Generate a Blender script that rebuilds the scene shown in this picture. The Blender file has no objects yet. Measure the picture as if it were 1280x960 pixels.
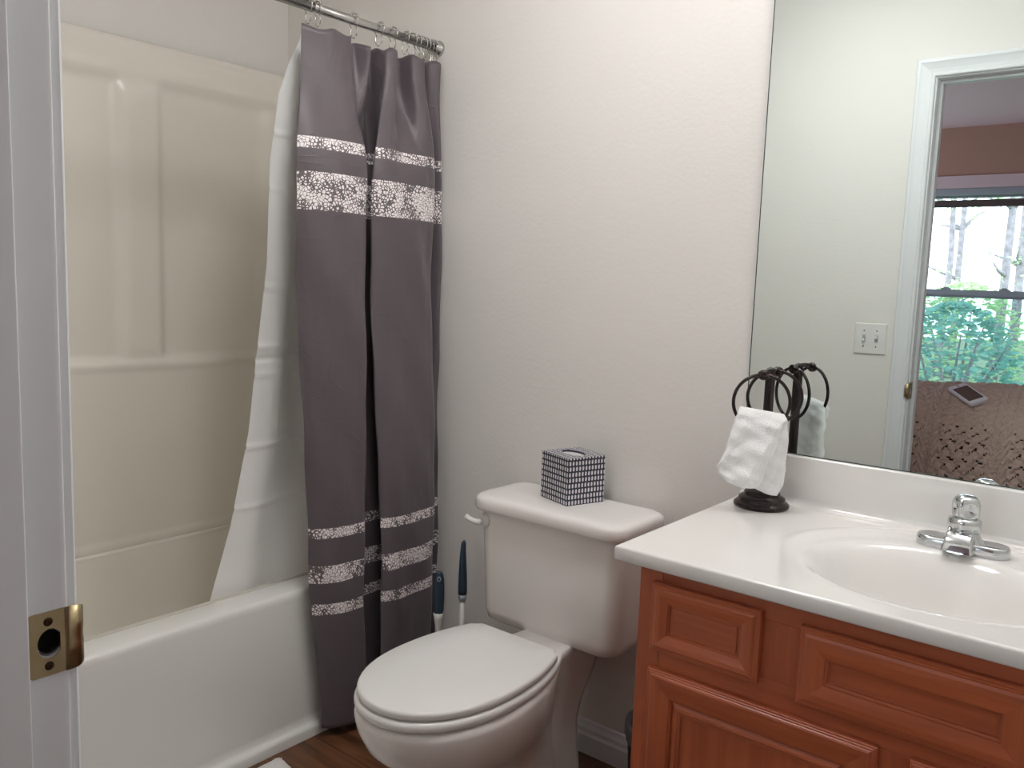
import bpy, bmesh, math, random
from mathutils import Vector, Matrix
random.seed(7)
SC = bpy.context.scene
COL = SC.collection
R = math.radians

# ------------------------------------------------------------------ helpers
def link(name, bm, mats, parent=None, smooth=False, loc=None, rz=0.0, bevel=0, seg=2, sub=0, solid=0, autosm=None):
    me = bpy.data.meshes.new(name)
    bmesh.ops.recalc_face_normals(bm, faces=bm.faces[:]) if not getattr(bm, 'keep', False) else None
    bm.to_mesh(me); bm.free()
    o = bpy.data.objects.new(name, me)
    for m in (mats if isinstance(mats, (list, tuple)) else [mats]):
        me.materials.append(m)
    COL.objects.link(o)
    if parent is not None: o.parent = parent
    if loc is not None: o.location = loc
    o.rotation_euler.z = rz
    if smooth:
        for p in me.polygons: p.use_smooth = True
    if solid:
        s = o.modifiers.new('s', 'SOLIDIFY'); s.thickness = solid; s.offset = 0
    if bevel:
        b = o.modifiers.new('b', 'BEVEL'); b.width = bevel; b.segments = seg; b.limit_method = 'ANGLE'; b.angle_limit = R(35)
        b.harden_normals = False
        for p in me.polygons: p.use_smooth = True
        w = o.modifiers.new('w', 'WEIGHTED_NORMAL'); w.keep_sharp = True
    if sub:
        s = o.modifiers.new('u', 'SUBSURF'); s.levels = sub; s.render_levels = sub
    return o

def tag(o, label, cat, group=None, kind=None):
    o['label'] = label; o['category'] = cat
    if group: o['group'] = group
    if kind: o['kind'] = kind
    return o

def empty(name, loc, label, cat, group=None, rz=0.0):
    o = bpy.data.objects.new(name, None); COL.objects.link(o)
    o.location = loc; o.rotation_euler.z = rz; o.empty_display_size = .05
    return tag(o, label, cat, group)

def struct(name, bm, m, **k):
    o = link(name, bm, m, **k)
    if k.get('parent') is None: o['kind'] = 'structure'
    return o

def box(bm, x0, x1, y0, y1, z0, z1, mi=0):
    v = [bm.verts.new((x, y, z)) for z in (z0, z1) for y in (y0, y1) for x in (x0, x1)]
    for f in ((0, 2, 3, 1), (4, 5, 7, 6), (0, 1, 5, 4), (2, 6, 7, 3), (0, 4, 6, 2), (1, 3, 7, 5)):
        bm.faces.new([v[i] for i in f]).material_index = mi
    return v

def loft(bm, rings, cap0=True, cap1=True, closed=True):
    rows = [[bm.verts.new(p) for p in r] for r in rings]
    n = len(rows[0])
    for a, b in zip(rows, rows[1:]):
        for i in range(n if closed else n - 1):
            j = (i + 1) % n
            bm.faces.new((a[i], a[j], b[j], b[i]))
    if cap0: bm.faces.new(rows[0][::-1])
    if cap1: bm.faces.new(rows[-1])
    return rows

def lathe(bm, prof, c=(0, 0, 0), n=32, cap0=True, cap1=True):
    rings = [[(c[0] + r * math.cos(2 * math.pi * i / n), c[1] + r * math.sin(2 * math.pi * i / n), c[2] + z) for i in range(n)] for r, z in prof]
    return loft(bm, rings, cap0, cap1)

def tube(bm, pts, rad, n=10, closed=False, cap=True):
    pts = [Vector(p) for p in pts]; N = len(pts)
    rad = rad if isinstance(rad, (list, tuple)) else [rad] * N
    rings = []; prev = None
    for i, p in enumerate(pts):
        if closed: t = (pts[(i + 1) % N] - pts[i - 1]).normalized()
        else: t = (pts[min(i + 1, N - 1)] - pts[max(i - 1, 0)]).normalized()
        if prev is None:
            a = Vector((0, 0, 1)) if abs(t.z) < .9 else Vector((1, 0, 0))
            u = t.cross(a).normalized()
        else:
            u = (prev - t * prev.dot(t)).normalized()
        prev = u; w = t.cross(u)
        rings.append([p + (u * math.cos(2 * math.pi * k / n) + w * math.sin(2 * math.pi * k / n)) * rad[i] for k in range(n)])
    if closed: rings.append(rings[0])
    rows = [[bm.verts.new(q) for q in r] for r in (rings[:-1] if closed else rings)]
    if closed: rows.append(rows[0])
    for a, b in zip(rows, rows[1:]):
        for i in range(n):
            j = (i + 1) % n
            bm.faces.new((a[i], a[j], b[j], b[i]))
    if not closed and cap:
        bm.faces.new(rows[0][::-1]); bm.faces.new(rows[-1])

def lerp(a, b, t): return a + (b - a) * t
def sst(e0, e1, x):
    t = max(0., min(1., (x - e0) / (e1 - e0))); return t * t * (3 - 2 * t)
def pw(tab, x):
    if x <= tab[0][0]: return tab[0][1]
    for (a, b), (c, d) in zip(tab, tab[1:]):
        if x <= c: return lerp(b, d, (x - a) / (c - a))
    return tab[-1][1]

def rrect(x0, x1, y0, y1, r, z, n=6):
    """rounded rectangle outline; r may be a 4-tuple (x0y0, x1y0, x1y1, x0y1)"""
    rr = r if isinstance(r, tuple) else (r,) * 4
    out = []
    for (cx, cy, a0, q) in ((x0 + rr[0], y0 + rr[0], 180, rr[0]), (x1 - rr[1], y0 + rr[1], 270, rr[1]), (x1 - rr[2], y1 - rr[2], 0, rr[2]), (x0 + rr[3], y1 - rr[3], 90, rr[3])):
        for k in range(n + 1):
            a = R(a0 + 90 * k / n)
            out.append((cx + q * math.cos(a), cy + q * math.sin(a), z))
    return out

# ------------------------------------------------------------------ materials
def mat(name, col, rough=.5, metal=0, spec=.5, noise=0, nscale=8, bump=0, bscale=60, sheen=0, coat=0, trans=0, stretch=(1, 1, 1), sub=0):
    m = bpy.data.materials.new(name); m.use_nodes = True
    nt = m.node_tree; b = nt.nodes['Principled BSDF']
    b.inputs['Base Color'].default_value = (*col, 1)
    b.inputs['Roughness'].default_value = rough
    b.inputs['Metallic'].default_value = metal
    b.inputs['Specular IOR Level'].default_value = spec
    b.inputs['Sheen Weight'].default_value = sheen
    b.inputs['Coat Weight'].default_value = coat
    b.inputs['Coat Roughness'].default_value = .08
    b.inputs['Transmission Weight'].default_value = trans
    if sub:
        b.inputs['Subsurface Weight'].default_value = sub
        b.inputs['Subsurface Scale'].default_value = .01
    if noise or bump:
        tc = nt.nodes.new('ShaderNodeTexCoord'); mp = nt.nodes.new('ShaderNodeMapping')
        nt.links.new(tc.outputs['Object'], mp.inputs['Vector']); mp.inputs['Scale'].default_value = stretch
    if noise:
        n = nt.nodes.new('ShaderNodeTexNoise'); n.inputs['Scale'].default_value = nscale; n.inputs['Detail'].default_value = 4
        nt.links.new(mp.outputs[0], n.inputs['Vector'])
        r = nt.nodes.new('ShaderNodeMapRange'); r.inputs[1].default_value = .3; r.inputs[2].default_value = .7
        r.inputs[3].default_value = 1 - noise; r.inputs[4].default_value = 1 + noise
        nt.links.new(n.outputs['Fac'], r.inputs[0])
        h = nt.nodes.new('ShaderNodeHueSaturation'); h.inputs['Color'].default_value = (*col, 1)
        nt.links.new(r.outputs[0], h.inputs['Value']); nt.links.new(h.outputs[0], b.inputs['Base Color'])
    if bump:
        n2 = nt.nodes.new('ShaderNodeTexNoise'); n2.inputs['Scale'].default_value = bscale; n2.inputs['Detail'].default_value = 5
        nt.links.new(mp.outputs[0], n2.inputs['Vector'])
        bp = nt.nodes.new('ShaderNodeBump'); bp.inputs['Strength'].default_value = 1; bp.inputs['Distance'].default_value = bump
        nt.links.new(n2.outputs['Fac'], bp.inputs['Height']); nt.links.new(bp.outputs[0], b.inputs['Normal'])
    return m

M = {}
M['wall'] = mat('painted_drywall', (.765, .745, .72), .75, bump=.0006, bscale=90, spec=.3)
M['ceil'] = mat('ceiling_paint', (.86, .85, .84), .9)
M['trim'] = mat('trim_paint', (.72, .74, .77), .32)
M['tub'] = mat('tub_acrylic', (.73, .725, .70), .16, spec=.5)
M['surround'] = mat('shade_tinted_acrylic', (.77, .74, .665), .22, spec=.5, bump=.002, bscale=2.5)  # same acrylic as the apron, warm alcove shade put into its colour
M['china'] = mat('vitreous_china', (.78, .755, .735), .10, spec=.55)
M['seat'] = mat('toilet_seat_plastic', (.73, .725, .715), .22)
M['counter'] = mat('cultured_marble', (.78, .76, .74), .10, coat=.3)
M['basin'] = M['counter']
M['chrome'] = mat('chrome', (.62, .64, .65), .10, metal=1)
M['rod'] = mat('brushed_nickel', (.52, .51, .50), .22, metal=1)
M['brass'] = mat('satin_brass', (.40, .32, .19), .28, metal=1, noise=.08, nscale=40)
M["brassdark"] = mat("tarnished_brass", (.06, .035, .02), .35, metal=1)
M['hole'] = mat('dark_recess', (.012, .01, .008), .9)
M['bronze'] = mat('oil_rubbed_bronze', (.018, .009, .008), .26, metal=0, spec=.4)
M['navy'] = mat('navy_rubber', (.02, .045, .075), .4)
M['white'] = mat('white_plastic', (.75, .74, .73), .35)
M['black'] = mat('black_plastic', (.015, .014, .016), .25)
M['bag'] = mat('bin_liner', (.05, .045, .05), .3)
M['bedwall'] = mat('bedroom_wall_paint', (.44, .25, .20), .85)
M['bedceil'] = mat('bedroom_ceiling_paint', (.74, .57, .61), .9)
M['bedtrim'] = mat('bedroom_window_trim', (.66, .50, .54), .5)
M['sash'] = mat('window_sash_vinyl', (.34, .36, .41), .5)
M['blind'] = mat('brown_blind', (.11, .07, .07), .6)
M['chair'] = mat('chair_upholstery', (.03, .022, .02), .9)
M['carpet'] = mat('bedroom_carpet', (.30, .26, .22), 1, noise=.1, nscale=60)
M['frost'] = mat('frosted_glass', (1, 1, 1), .4)
M['bark'] = mat('tree_bark', (.22, .19, .21), .9, noise=.3, nscale=10)
M['lawn'] = mat('lawn', (.12, .16, .09), 1, noise=.3, nscale=2)
M['screen'] = None

def mk_emit(name, col, s):
    m = bpy.data.materials.new(name); m.use_nodes = True; nt = m.node_tree; nt.nodes.clear()
    o = nt.nodes.new('ShaderNodeOutputMaterial'); e = nt.nodes.new('ShaderNodeEmission')
    e.inputs[0].default_value = (*col, 1); e.inputs[1].default_value = s
    nt.links.new(e.outputs[0], o.inputs[0]); return m

def mk_floor():
    m = bpy.data.materials.new('dark_wood_planks'); m.use_nodes = True; nt = m.node_tree; b = nt.nodes['Principled BSDF']
    tc = nt.nodes.new('ShaderNodeTexCoord'); mp = nt.nodes.new('ShaderNodeMapping'); nt.links.new(tc.outputs['Object'], mp.inputs[0])
    br = nt.nodes.new('ShaderNodeTexBrick'); br.inputs['Scale'].default_value = 1
    br.inputs['Brick Width'].default_value = 1.2; br.inputs['Row Height'].default_value = .15; br.inputs['Mortar Size'].default_value = .0015
    br.inputs['Color1'].default_value = (.085, .034, .016, 1); br.inputs['Color2'].default_value = (.13, .055, .026, 1); br.inputs['Mortar'].default_value = (.02, .01, .006, 1)
    nt.links.new(mp.outputs[0], br.inputs[0])
    m2 = nt.nodes.new('ShaderNodeMapping'); m2.inputs['Scale'].default_value = (2, 26, 1); nt.links.new(tc.outputs['Object'], m2.inputs[0])
    n = nt.nodes.new('ShaderNodeTexNoise'); n.inputs['Scale'].default_value = 1.5; n.inputs['Detail'].default_value = 7; n.inputs['Distortion'].default_value = .8; nt.links.new(m2.outputs[0], n.inputs[0])
    r = nt.nodes.new('ShaderNodeMapRange'); r.inputs[1].default_value = .3; r.inputs[2].default_value = .7; r.inputs[3].default_value = .5; r.inputs[4].default_value = 1.5
    nt.links.new(n.outputs['Fac'], r.inputs[0])
    h = nt.nodes.new('ShaderNodeHueSaturation'); nt.links.new(br.outputs[0], h.inputs['Color']); nt.links.new(r.outputs[0], h.inputs['Value'])
    nt.links.new(h.outputs[0], b.inputs['Base Color']); b.inputs['Roughness'].default_value = .3
    return m
M['floor'] = mk_floor()

def mk_wood(name, col, axis):
    m = bpy.data.materials.new(name); m.use_nodes = True; nt = m.node_tree; b = nt.nodes['Principled BSDF']
    tc = nt.nodes.new('ShaderNodeTexCoord'); mp = nt.nodes.new('ShaderNodeMapping'); nt.links.new(tc.outputs['Object'], mp.inputs[0])
    mp.inputs['Scale'].default_value = (1.5, 22, 22) if axis == 'x' else (22, 22, 1.5)
    n = nt.nodes.new('ShaderNodeTexNoise'); n.inputs['Scale'].default_value = 2.2; n.inputs['Detail'].default_value = 6; n.inputs['Distortion'].default_value = .6; nt.links.new(mp.outputs[0], n.inputs[0])
    cr = nt.nodes.new('ShaderNodeValToRGB')
    cr.color_ramp.elements[0].position = .25; cr.color_ramp.elements[1].position = .8
    cr.color_ramp.elements[0].color = (col[0] * .78, col[1] * .72, col[2] * .7, 1); cr.color_ramp.elements[1].color = (col[0] * 1.18, col[1] * 1.2, col[2] * 1.25, 1)
    nt.links.new(n.outputs['Fac'], cr.inputs[0]); nt.links.new(cr.outputs[0], b.inputs['Base Color'])
    b.inputs['Roughness'].default_value = .38; b.inputs['Coat Weight'].default_value = .15; b.inputs['Coat Roughness'].default_value = .25
    return m
CH = (.46, .118, .046)
M['wood_x'] = mk_wood('cherry_wood_along', CH, 'x')
M['wood_z'] = mk_wood('cherry_wood_upright', CH, 'z')

def mk_mirror():
    m = bpy.data.materials.new('mirror_glass'); m.use_nodes = True; b = m.node_tree.nodes['Principled BSDF']
    b.inputs['Base Color'].default_value = (.80, .865, .845, 1); b.inputs['Metallic'].default_value = 1; b.inputs['Roughness'].default_value = 0
    return m
M['mirror'] = mk_mirror()
M['mirroredge'] = mat('mirror_edge', (.04, .06, .05), .3)

def mk_glass(name, tint, gl=.06):
    m = bpy.data.materials.new(name); m.use_nodes = True; nt = m.node_tree; nt.nodes.clear()
    o = nt.nodes.new('ShaderNodeOutputMaterial'); t = nt.nodes.new('ShaderNodeBsdfTransparent'); g = nt.nodes.new('ShaderNodeBsdfGlossy')
    x = nt.nodes.new('ShaderNodeMixShader'); x.inputs[0].default_value = gl; t.inputs[0].default_value = (*tint, 1); g.inputs['Roughness'].default_value = .02
    nt.links.new(t.outputs[0], x.inputs[1]); nt.links.new(g.outputs[0], x.inputs[2]); nt.links.new(x.outputs[0], o.inputs[0]); return m
M['glass'] = mk_glass('window_glass', (.95, .97, .97))
M['screen'] = mk_glass('insect_screen_mesh', (.42, .50, .53), .0)

BANDS = [(1.606, 1.577), (1.520, 1.426), (.603, .575), (.500, .452), (.393, .362)]
def mk_curtain():
    m = bpy.data.materials.new('satin_curtain_with_printed_bands'); m.use_nodes = True; nt = m.node_tree; b = nt.nodes['Principled BSDF']
    N = nt.nodes; L = nt.links
    tc = N.new('ShaderNodeTexCoord'); sp = N.new('ShaderNodeSeparateXYZ')
    uv = N.new('ShaderNodeUVMap'); uv.uv_map = 'UVMap'
    L.new(uv.outputs[0], sp.inputs[0])
    tot = None
    for hi, lo in BANDS:
        a = N.new('ShaderNodeMath'); a.operation = 'COMPARE'; L.new(sp.outputs['Y'], a.inputs[0]); a.inputs[1].default_value = (hi + lo) / 2; a.inputs[2].default_value = (hi - lo) / 2
        if tot is None: tot = a
        else:
            s = N.new('ShaderNodeMath'); s.operation = 'ADD'; L.new(tot.outputs[0], s.inputs[0]); L.new(a.outputs[0], s.inputs[1]); tot = s
    vo = N.new('ShaderNodeTexVoronoi'); vo.feature = 'DISTANCE_TO_EDGE'; vo.inputs['Scale'].default_value = 118; L.new(uv.outputs[0], vo.inputs['Vector'])
    v2 = N.new('ShaderNodeTexVoronoi'); v2.inputs['Scale'].default_value = 105; L.new(uv.outputs[0], v2.inputs['Vector'])
    nz = N.new('ShaderNodeTexNoise'); nz.inputs['Scale'].default_value = 16; nz.inputs['Detail'].default_value = 2; L.new(uv.outputs[0], nz.inputs[0])
    # cell border dark lines, thicker where the noise is high; some cells all dark
    mr = N.new('ShaderNodeMapRange'); L.new(nz.outputs['Fac'], mr.inputs[0]); mr.inputs[1].default_value = .42; mr.inputs[2].default_value = .72; mr.inputs[3].default_value = .055; mr.inputs[4].default_value = .24
    lt = N.new('ShaderNodeMath'); lt.operation = 'LESS_THAN'; L.new(vo.outputs['Distance'], lt.inputs[0]); L.new(mr.outputs[0], lt.inputs[1])
    mu = N.new('ShaderNodeMath'); mu.operation = 'MULTIPLY'; mu.inputs[1].default_value = .88; L.new(lt.outputs[0], mu.inputs[0])
    mx = N.new('ShaderNodeMixRGB'); mx.inputs[1].default_value = (.84, .78, .79, 1); mx.inputs[2].default_value = (.03, .02, .025, 1); L.new(mu.outputs[0], mx.inputs[0])
    m2 = N.new('ShaderNodeMixRGB'); m2.inputs[1].default_value = (.104, .086, .097, 1); L.new(tot.outputs[0], m2.inputs[0]); L.new(mx.outputs[0], m2.inputs[2])
    L.new(m2.outputs[0], b.inputs['Base Color'])
    b.inputs['Roughness'].default_value = .42; b.inputs['Specular IOR Level'].default_value = .40
    b.inputs['Sheen Weight'].default_value = .15; b.inputs['Sheen Roughness'].default_value = .4
    # creases
    mp = N.new('ShaderNodeMapping'); mp.inputs['Scale'].default_value = (9, 5, 1); mp.inputs['Rotation'].default_value = (0, 0, .35); L.new(uv.outputs[0], mp.inputs[0])
    n2 = N.new('ShaderNodeTexNoise'); n2.inputs['Scale'].default_value = 1.2; n2.inputs['Detail'].default_value = 3; n2.inputs['Distortion'].default_value = 1.5; L.new(mp.outputs[0], n2.inputs[0])
    bp = N.new('ShaderNodeBump'); bp.inputs['Distance'].default_value = .004; bp.inputs['Strength'].default_value = .7
    # thin sharp fold lines left by the packing
    m3 = N.new('ShaderNodeMapping'); m3.inputs['Scale'].default_value = (4, 7, 1); m3.inputs['Rotation'].default_value = (0, 0, -.25); L.new(uv.outputs[0], m3.inputs[0])
    n3 = N.new('ShaderNodeTexNoise'); n3.inputs['Scale'].default_value = 1.1; n3.inputs['Detail'].default_value = 2; n3.inputs['Distortion'].default_value = .6; L.new(m3.outputs[0], n3.inputs[0])
    sb = N.new('ShaderNodeMath'); sb.operation = 'SUBTRACT'; sb.inputs[1].default_value = .5; L.new(n3.outputs['Fac'], sb.inputs[0])
    ab = N.new('ShaderNodeMath'); ab.operation = 'ABSOLUTE'; L.new(sb.outputs[0], ab.inputs[0])
    r3 = N.new('ShaderNodeMapRange'); r3.inputs[1].default_value = 0; r3.inputs[2].default_value = .022; r3.inputs[3].default_value = .13; r3.inputs[4].default_value = 0; L.new(ab.outputs[0], r3.inputs[0])
    ad = N.new('ShaderNodeMath'); ad.operation = 'ADD'; L.new(n2.outputs['Fac'], ad.inputs[0]); L.new(r3.outputs[0], ad.inputs[1])
    L.new(ad.outputs[0], bp.inputs['Height']); L.new(bp.outputs[0], b.inputs['Normal'])
    return m
M['curtain'] = mk_curtain()

def mk_liner():
    m = bpy.data.materials.new('white_peva_liner'); m.use_nodes = True; nt = m.node_tree; nt.nodes.clear(); N = nt.nodes; L = nt.links
    o = N.new('ShaderNodeOutputMaterial'); d = N.new('ShaderNodeBsdfPrincipled'); t = N.new('ShaderNodeBsdfTranslucent'); x = N.new('ShaderNodeMixShader')
    d.inputs['Base Color'].default_value = (.93, .93, .93, 1); d.inputs['Roughness'].default_value = .35
    t.inputs[0].default_value = (.92, .92, .92, 1); x.inputs[0].default_value = .16
    L.new(d.outputs[0], x.inputs[1]); L.new(t.outputs[0], x.inputs[2]); L.new(x.outputs[0], o.inputs[0]); return m
M['liner'] = mk_liner()
M['towel'] = mat('white_terry', (.90, .90, .91), .95, bump=.0025, bscale=420, sheen=.3)
M['mat'] = mat('white_bath_mat', (.80, .78, .78), 1, bump=.006, bscale=220)

def mk_tissue():
    m = bpy.data.materials.new('navy_and_white_dash_print'); m.use_nodes = True; nt = m.node_tree; b = nt.nodes['Principled BSDF']; N = nt.nodes; L = nt.links
    uv = N.new('ShaderNodeUVMap'); uv.uv_map = 'UVMap'; sp = N.new('ShaderNodeSeparateXYZ'); L.new(uv.outputs[0], sp.inputs[0])
    def mth(op, a, bb=None):
        n = N.new('ShaderNodeMath'); n.operation = op
        for i, v in enumerate((a, bb)):
            if v is None: continue
            if isinstance(v, (int, float)): n.inputs[i].default_value = v
            else: L.new(v, n.inputs[i])
        return n.outputs[0]
    # rows 12.5 mm tall, dashes 6 mm apart; each row shifted by half a dash
    row = mth('DIVIDE', sp.outputs['Y'], .0142); rf = mth('FRACT', row); ri = mth('FLOOR', row)
    off = mth('MULTIPLY', mth('MODULO', ri, 2), .12)
    cf = mth('FRACT', mth('ADD', mth('DIVIDE', sp.outputs['X'], .0098), off))
    dx = mth('DIVIDE', mth('ABSOLUTE', mth('SUBTRACT', cf, .5)), .28); dy = mth('DIVIDE', mth('ABSOLUTE', mth('SUBTRACT', rf, .5)), .37)
    q = mth('ADD', mth('POWER', dx, 3), mth('POWER', dy, 4)); ins = mth('LESS_THAN', q, 1)
    mx = N.new('ShaderNodeMixRGB'); mx.inputs[1].default_value = (.022, .022, .05, 1); mx.inputs[2].default_value = (.72, .72, .74, 1); L.new(ins, mx.inputs[0])
    L.new(mx.outputs[0], b.inputs['Base Color']); b.inputs['Roughness'].default_value = .45
    return m
M['tissue'] = mk_tissue()
M['yarn'] = mat('beige_chunky_yarn', (.50, .38, .34), 1, bump=.01, bscale=70)
def mk_leaf(name, c):
    m = bpy.data.materials.new(name); m.use_nodes = True; nt = m.node_tree; nt.nodes.clear(); N = nt.nodes; L = nt.links
    o = N.new('ShaderNodeOutputMaterial'); d = N.new('ShaderNodeBsdfDiffuse'); t = N.new('ShaderNodeBsdfTranslucent'); x = N.new('ShaderNodeMixShader')
    d.inputs[0].default_value = (*c, 1); t.inputs[0].default_value = (*c, 1); x.inputs[0].default_value = .4
    L.new(d.outputs[0], x.inputs[1]); L.new(t.outputs[0], x.inputs[2]); L.new(x.outputs[0], o.inputs[0]); return m
M['leaf_a'] = mk_leaf('leaves_yellow_green', (.38, .52, .28)); M['leaf_b'] = mk_leaf('leaves_blue_green', (.20, .38, .32))

# ------------------------------------------------------------------ dimensions (metres)
XL, XRW, YD, ZC = -1.74, 1.02, -1.51, 2.44       # drywall left of tub, right wall, door wall, ceiling
YD2 = -1.626
XJ, XJR, ZH = -.0234, .792, 2.03                  # door opening
BY, BX0, BX1 = -4.85, -2.6, 2.4                   # bedroom

# ------------------------------------------------------------------ room shell
bm = bmesh.new(); box(bm, XL - .1, XRW + .1, YD2, .1, -.1, 0); struct('floor', bm, M['floor'])
bm = bmesh.new(); box(bm, XL - .1, XRW + .1, YD2, .1, ZC, ZC + .1); struct('ceiling', bm, M['ceil'])
bm = bmesh.new(); box(bm, XL - .1, XRW + .1, 0, .1, 0, ZC); struct('wall_back', bm, M['wall'])
bm = bmesh.new(); box(bm, XL - .1, XL, YD, 0, 0, ZC); struct('wall_left', bm, M['wall'])
bm = bmesh.new(); box(bm, XRW, XRW + .1, YD, 0, 0, ZC); struct('wall_right', bm, M['wall'])
def holed_wall(name, x0, x1, y0, y1, z1, hx0, hx1, hz0, hz1, m):
    bm = bmesh.new()
    box(bm, x0, hx0, y0, y1, 0, z1); box(bm, hx1, x1, y0, y1, 0, z1); box(bm, hx0, hx1, y0, y1, hz1, z1)
    if hz0 > 0: box(bm, hx0, hx1, y0, y1, 0, hz0)
    return struct(name, bm, m)
ym = (YD + YD2) / 2
holed_wall('wall_front', XL - .1, XRW + .1, ym, YD, ZC, XJ - .02, XJR + .02, 0, ZH + .02, M['wall'])
holed_wall('wall_bedroom_near', BX0 - .1, BX1 + .1, YD2, ym, ZC, XJ - .02, XJR + .02, 0, ZH + .02, M['bedwall'])
bm = bmesh.new(); box(bm, BX0 - .1, BX1 + .1, BY - .15, YD2, -.1, 0); struct('floor_bedroom', bm, M['carpet'])
bm = bmesh.new(); box(bm, BX0 - .1, BX1 + .1, BY - .15, YD2, ZC, ZC + .1); struct('ceiling_bedroom', bm, M['bedceil'])
bm = bmesh.new(); box(bm, BX1, BX1 + .1, BY, YD2, 0, ZC); struct('wall_bedroom_right', bm, M['bedwall'])
bm = bmesh.new()
box(bm, BX0, BX0 - .1, BY, -4.2, 0, ZC); box(bm, BX0, BX0 - .1, -2.3, YD2, 0, ZC); box(bm, BX0, BX0 - .1, -4.2, -2.3, 0, .6); box(bm, BX0, BX0 - .1, -4.2, -2.3, 2.05, ZC)
struct('wall_bedroom_left', bm, M['bedwall'])
bm = bmesh.new(); box(bm, BX0 - .08, BX0 - .03, -4.2, -4.15, .6, 2.05); box(bm, BX0 - .08, BX0 - .03, -2.35, -2.3, .6, 2.05); box(bm, BX0 - .08, BX0 - .03, -4.15, -2.35, .6, .65); box(bm, BX0 - .08, BX0 - .03, -4.15, -2.35, 2.0, 2.05); box(bm, BX0 - .08, BX0 - .03, -3.27, -3.23, .65, 2.0)
w2 = struct('added_side_window', bm, M['bedtrim'])  # window added out of view to bring more daylight into the bedroom
bm = bmesh.new(); box(bm, BX0 - .054, BX0 - .05, -4.15, -2.35, .65, 2.0); link('pane', bm, M['glass'], w2)
WX0, WX1, WZ0, WZ1 = -1.12, .18, .46, 2.02
holed_wall('wall_bedroom_far', BX0 - .1, BX1 + .1, BY - .15, BY, ZC, WX0, WX1, WZ0, WZ1, M['bedwall'])

# baseboards
def baseboard(name, x0, x1, y, sgn, m=M['trim']):
    prof = [(0, 0), (.015, 0), (.015, .052), (.011, .060), (.011, .070), (.006, .080), (.004, .088), (0, .092)]
    bm = bmesh.new()
    loft(bm, [[(x0, y + sgn * d, z) for d, z in prof], [(x1, y + sgn * d, z) for d, z in prof]])
    return struct(name, bm, m)
baseboard('baseboard_back', -.985, .036, 0, -1)
baseboard('baseboard_front', -.985, -.09, YD, 1)

# door jamb, stop, casing
def union_free_jamb():
    """U shaped door lining made in one mesh, with the bolt hole cut into its left leg"""
    bm = bmesh.new()
    o0 = [(XJ - .02, 0), (XJ - .02, ZH + .02), (XJR + .02, ZH + .02), (XJR + .02, 0), (XJR, 0), (XJR, ZH), (XJ, ZH), (XJ, 0)]
    a = [bm.verts.new((x, YD2, z)) for x, z in o0]; b = [bm.verts.new((x, YD, z)) for x, z in o0]
    for q in ((0, 1, 6, 7), (1, 2, 5, 6), (2, 3, 4, 5)):
        bm.faces.new([a[i] for i in q]); bm.faces.new([b[i] for i in q][::-1])
    for i in range(8):
        j = (i + 1) % 8; bm.faces.new((a[i], b[i], b[j], a[j]))
    return bm
jo = link('jamb_tmp', union_free_jamb(), M['trim'], bevel=.0025, seg=3)
bmc = bmesh.new(); K0 = 28; HC = (YD - .0175, .9155)
loft(bmc, [[(x, HC[0] + .0108 * math.cos(2 * math.pi * k / K0), HC[1] + .0140 * math.sin(2 * math.pi * k / K0)) for k in range(K0)] for x in (XJ - .016, XJ + .01)])
co_ = link('cutter_tmp', bmc, M['hole'])
bo = jo.modifiers.new('c', 'BOOLEAN'); bo.operation = 'DIFFERENCE'; bo.object = co_; bo.solver = 'EXACT'
bpy.context.view_layer.update()
me_ = bpy.data.meshes.new_from_object(jo.evaluated_get(bpy.context.evaluated_depsgraph_get()))
bpy.data.objects.remove(jo); bpy.data.objects.remove(co_)
tj = bpy.data.objects.new('trim_1', me_); COL.objects.link(tj); tj['kind'] = 'structure'
bm = bmesh.new(); YS = YD - .039
box(bm, XJ, XJ + .011, YS - .035, YS, 0, ZH - .011); box(bm, XJR - .011, XJR, YS - .035, YS, 0, ZH - .011); box(bm, XJ, XJR, YS - .035, YS, ZH - .011, ZH)
struct('trim_2', bm, M['trim'], bevel=.002, seg=3)
def casing(name, y, sgn):
    prof = [(0, 0), (0, .009), (.003, .012), (.009, .012), (.013, .0095), (.026, .011), (.040, .0145), (.046, .0165), (.050, .0185), (.059, .0185), (.062, .016), (.062, 0)]
    bm = bmesh.new(); rings = []
    for u, h in prof:
        xa, xb, zt, yy = XJ - .006 - u, XJR + .006 + u, ZH + .006 + u, y + sgn * h
        rings.append([(xa, yy, 0), (xa, yy, zt), (xb, yy, zt), (xb, yy, 0)])
    loft(bm, rings, False, False, closed=False)
    return struct(name, bm, M['trim'])
casing('trim_3', YD, 1); casing('trim_4', YD2, -1)

# strike plate on the jamb face, lip wrapped over the jamb edge
sp = empty('strike_plate', (XJ, YD, .9155), 'brass door strike plate screwed to the white door jamb at the left', 'strike plate')
ZS = 0.0
bm = bmesh.new()
T = .0016
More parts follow.
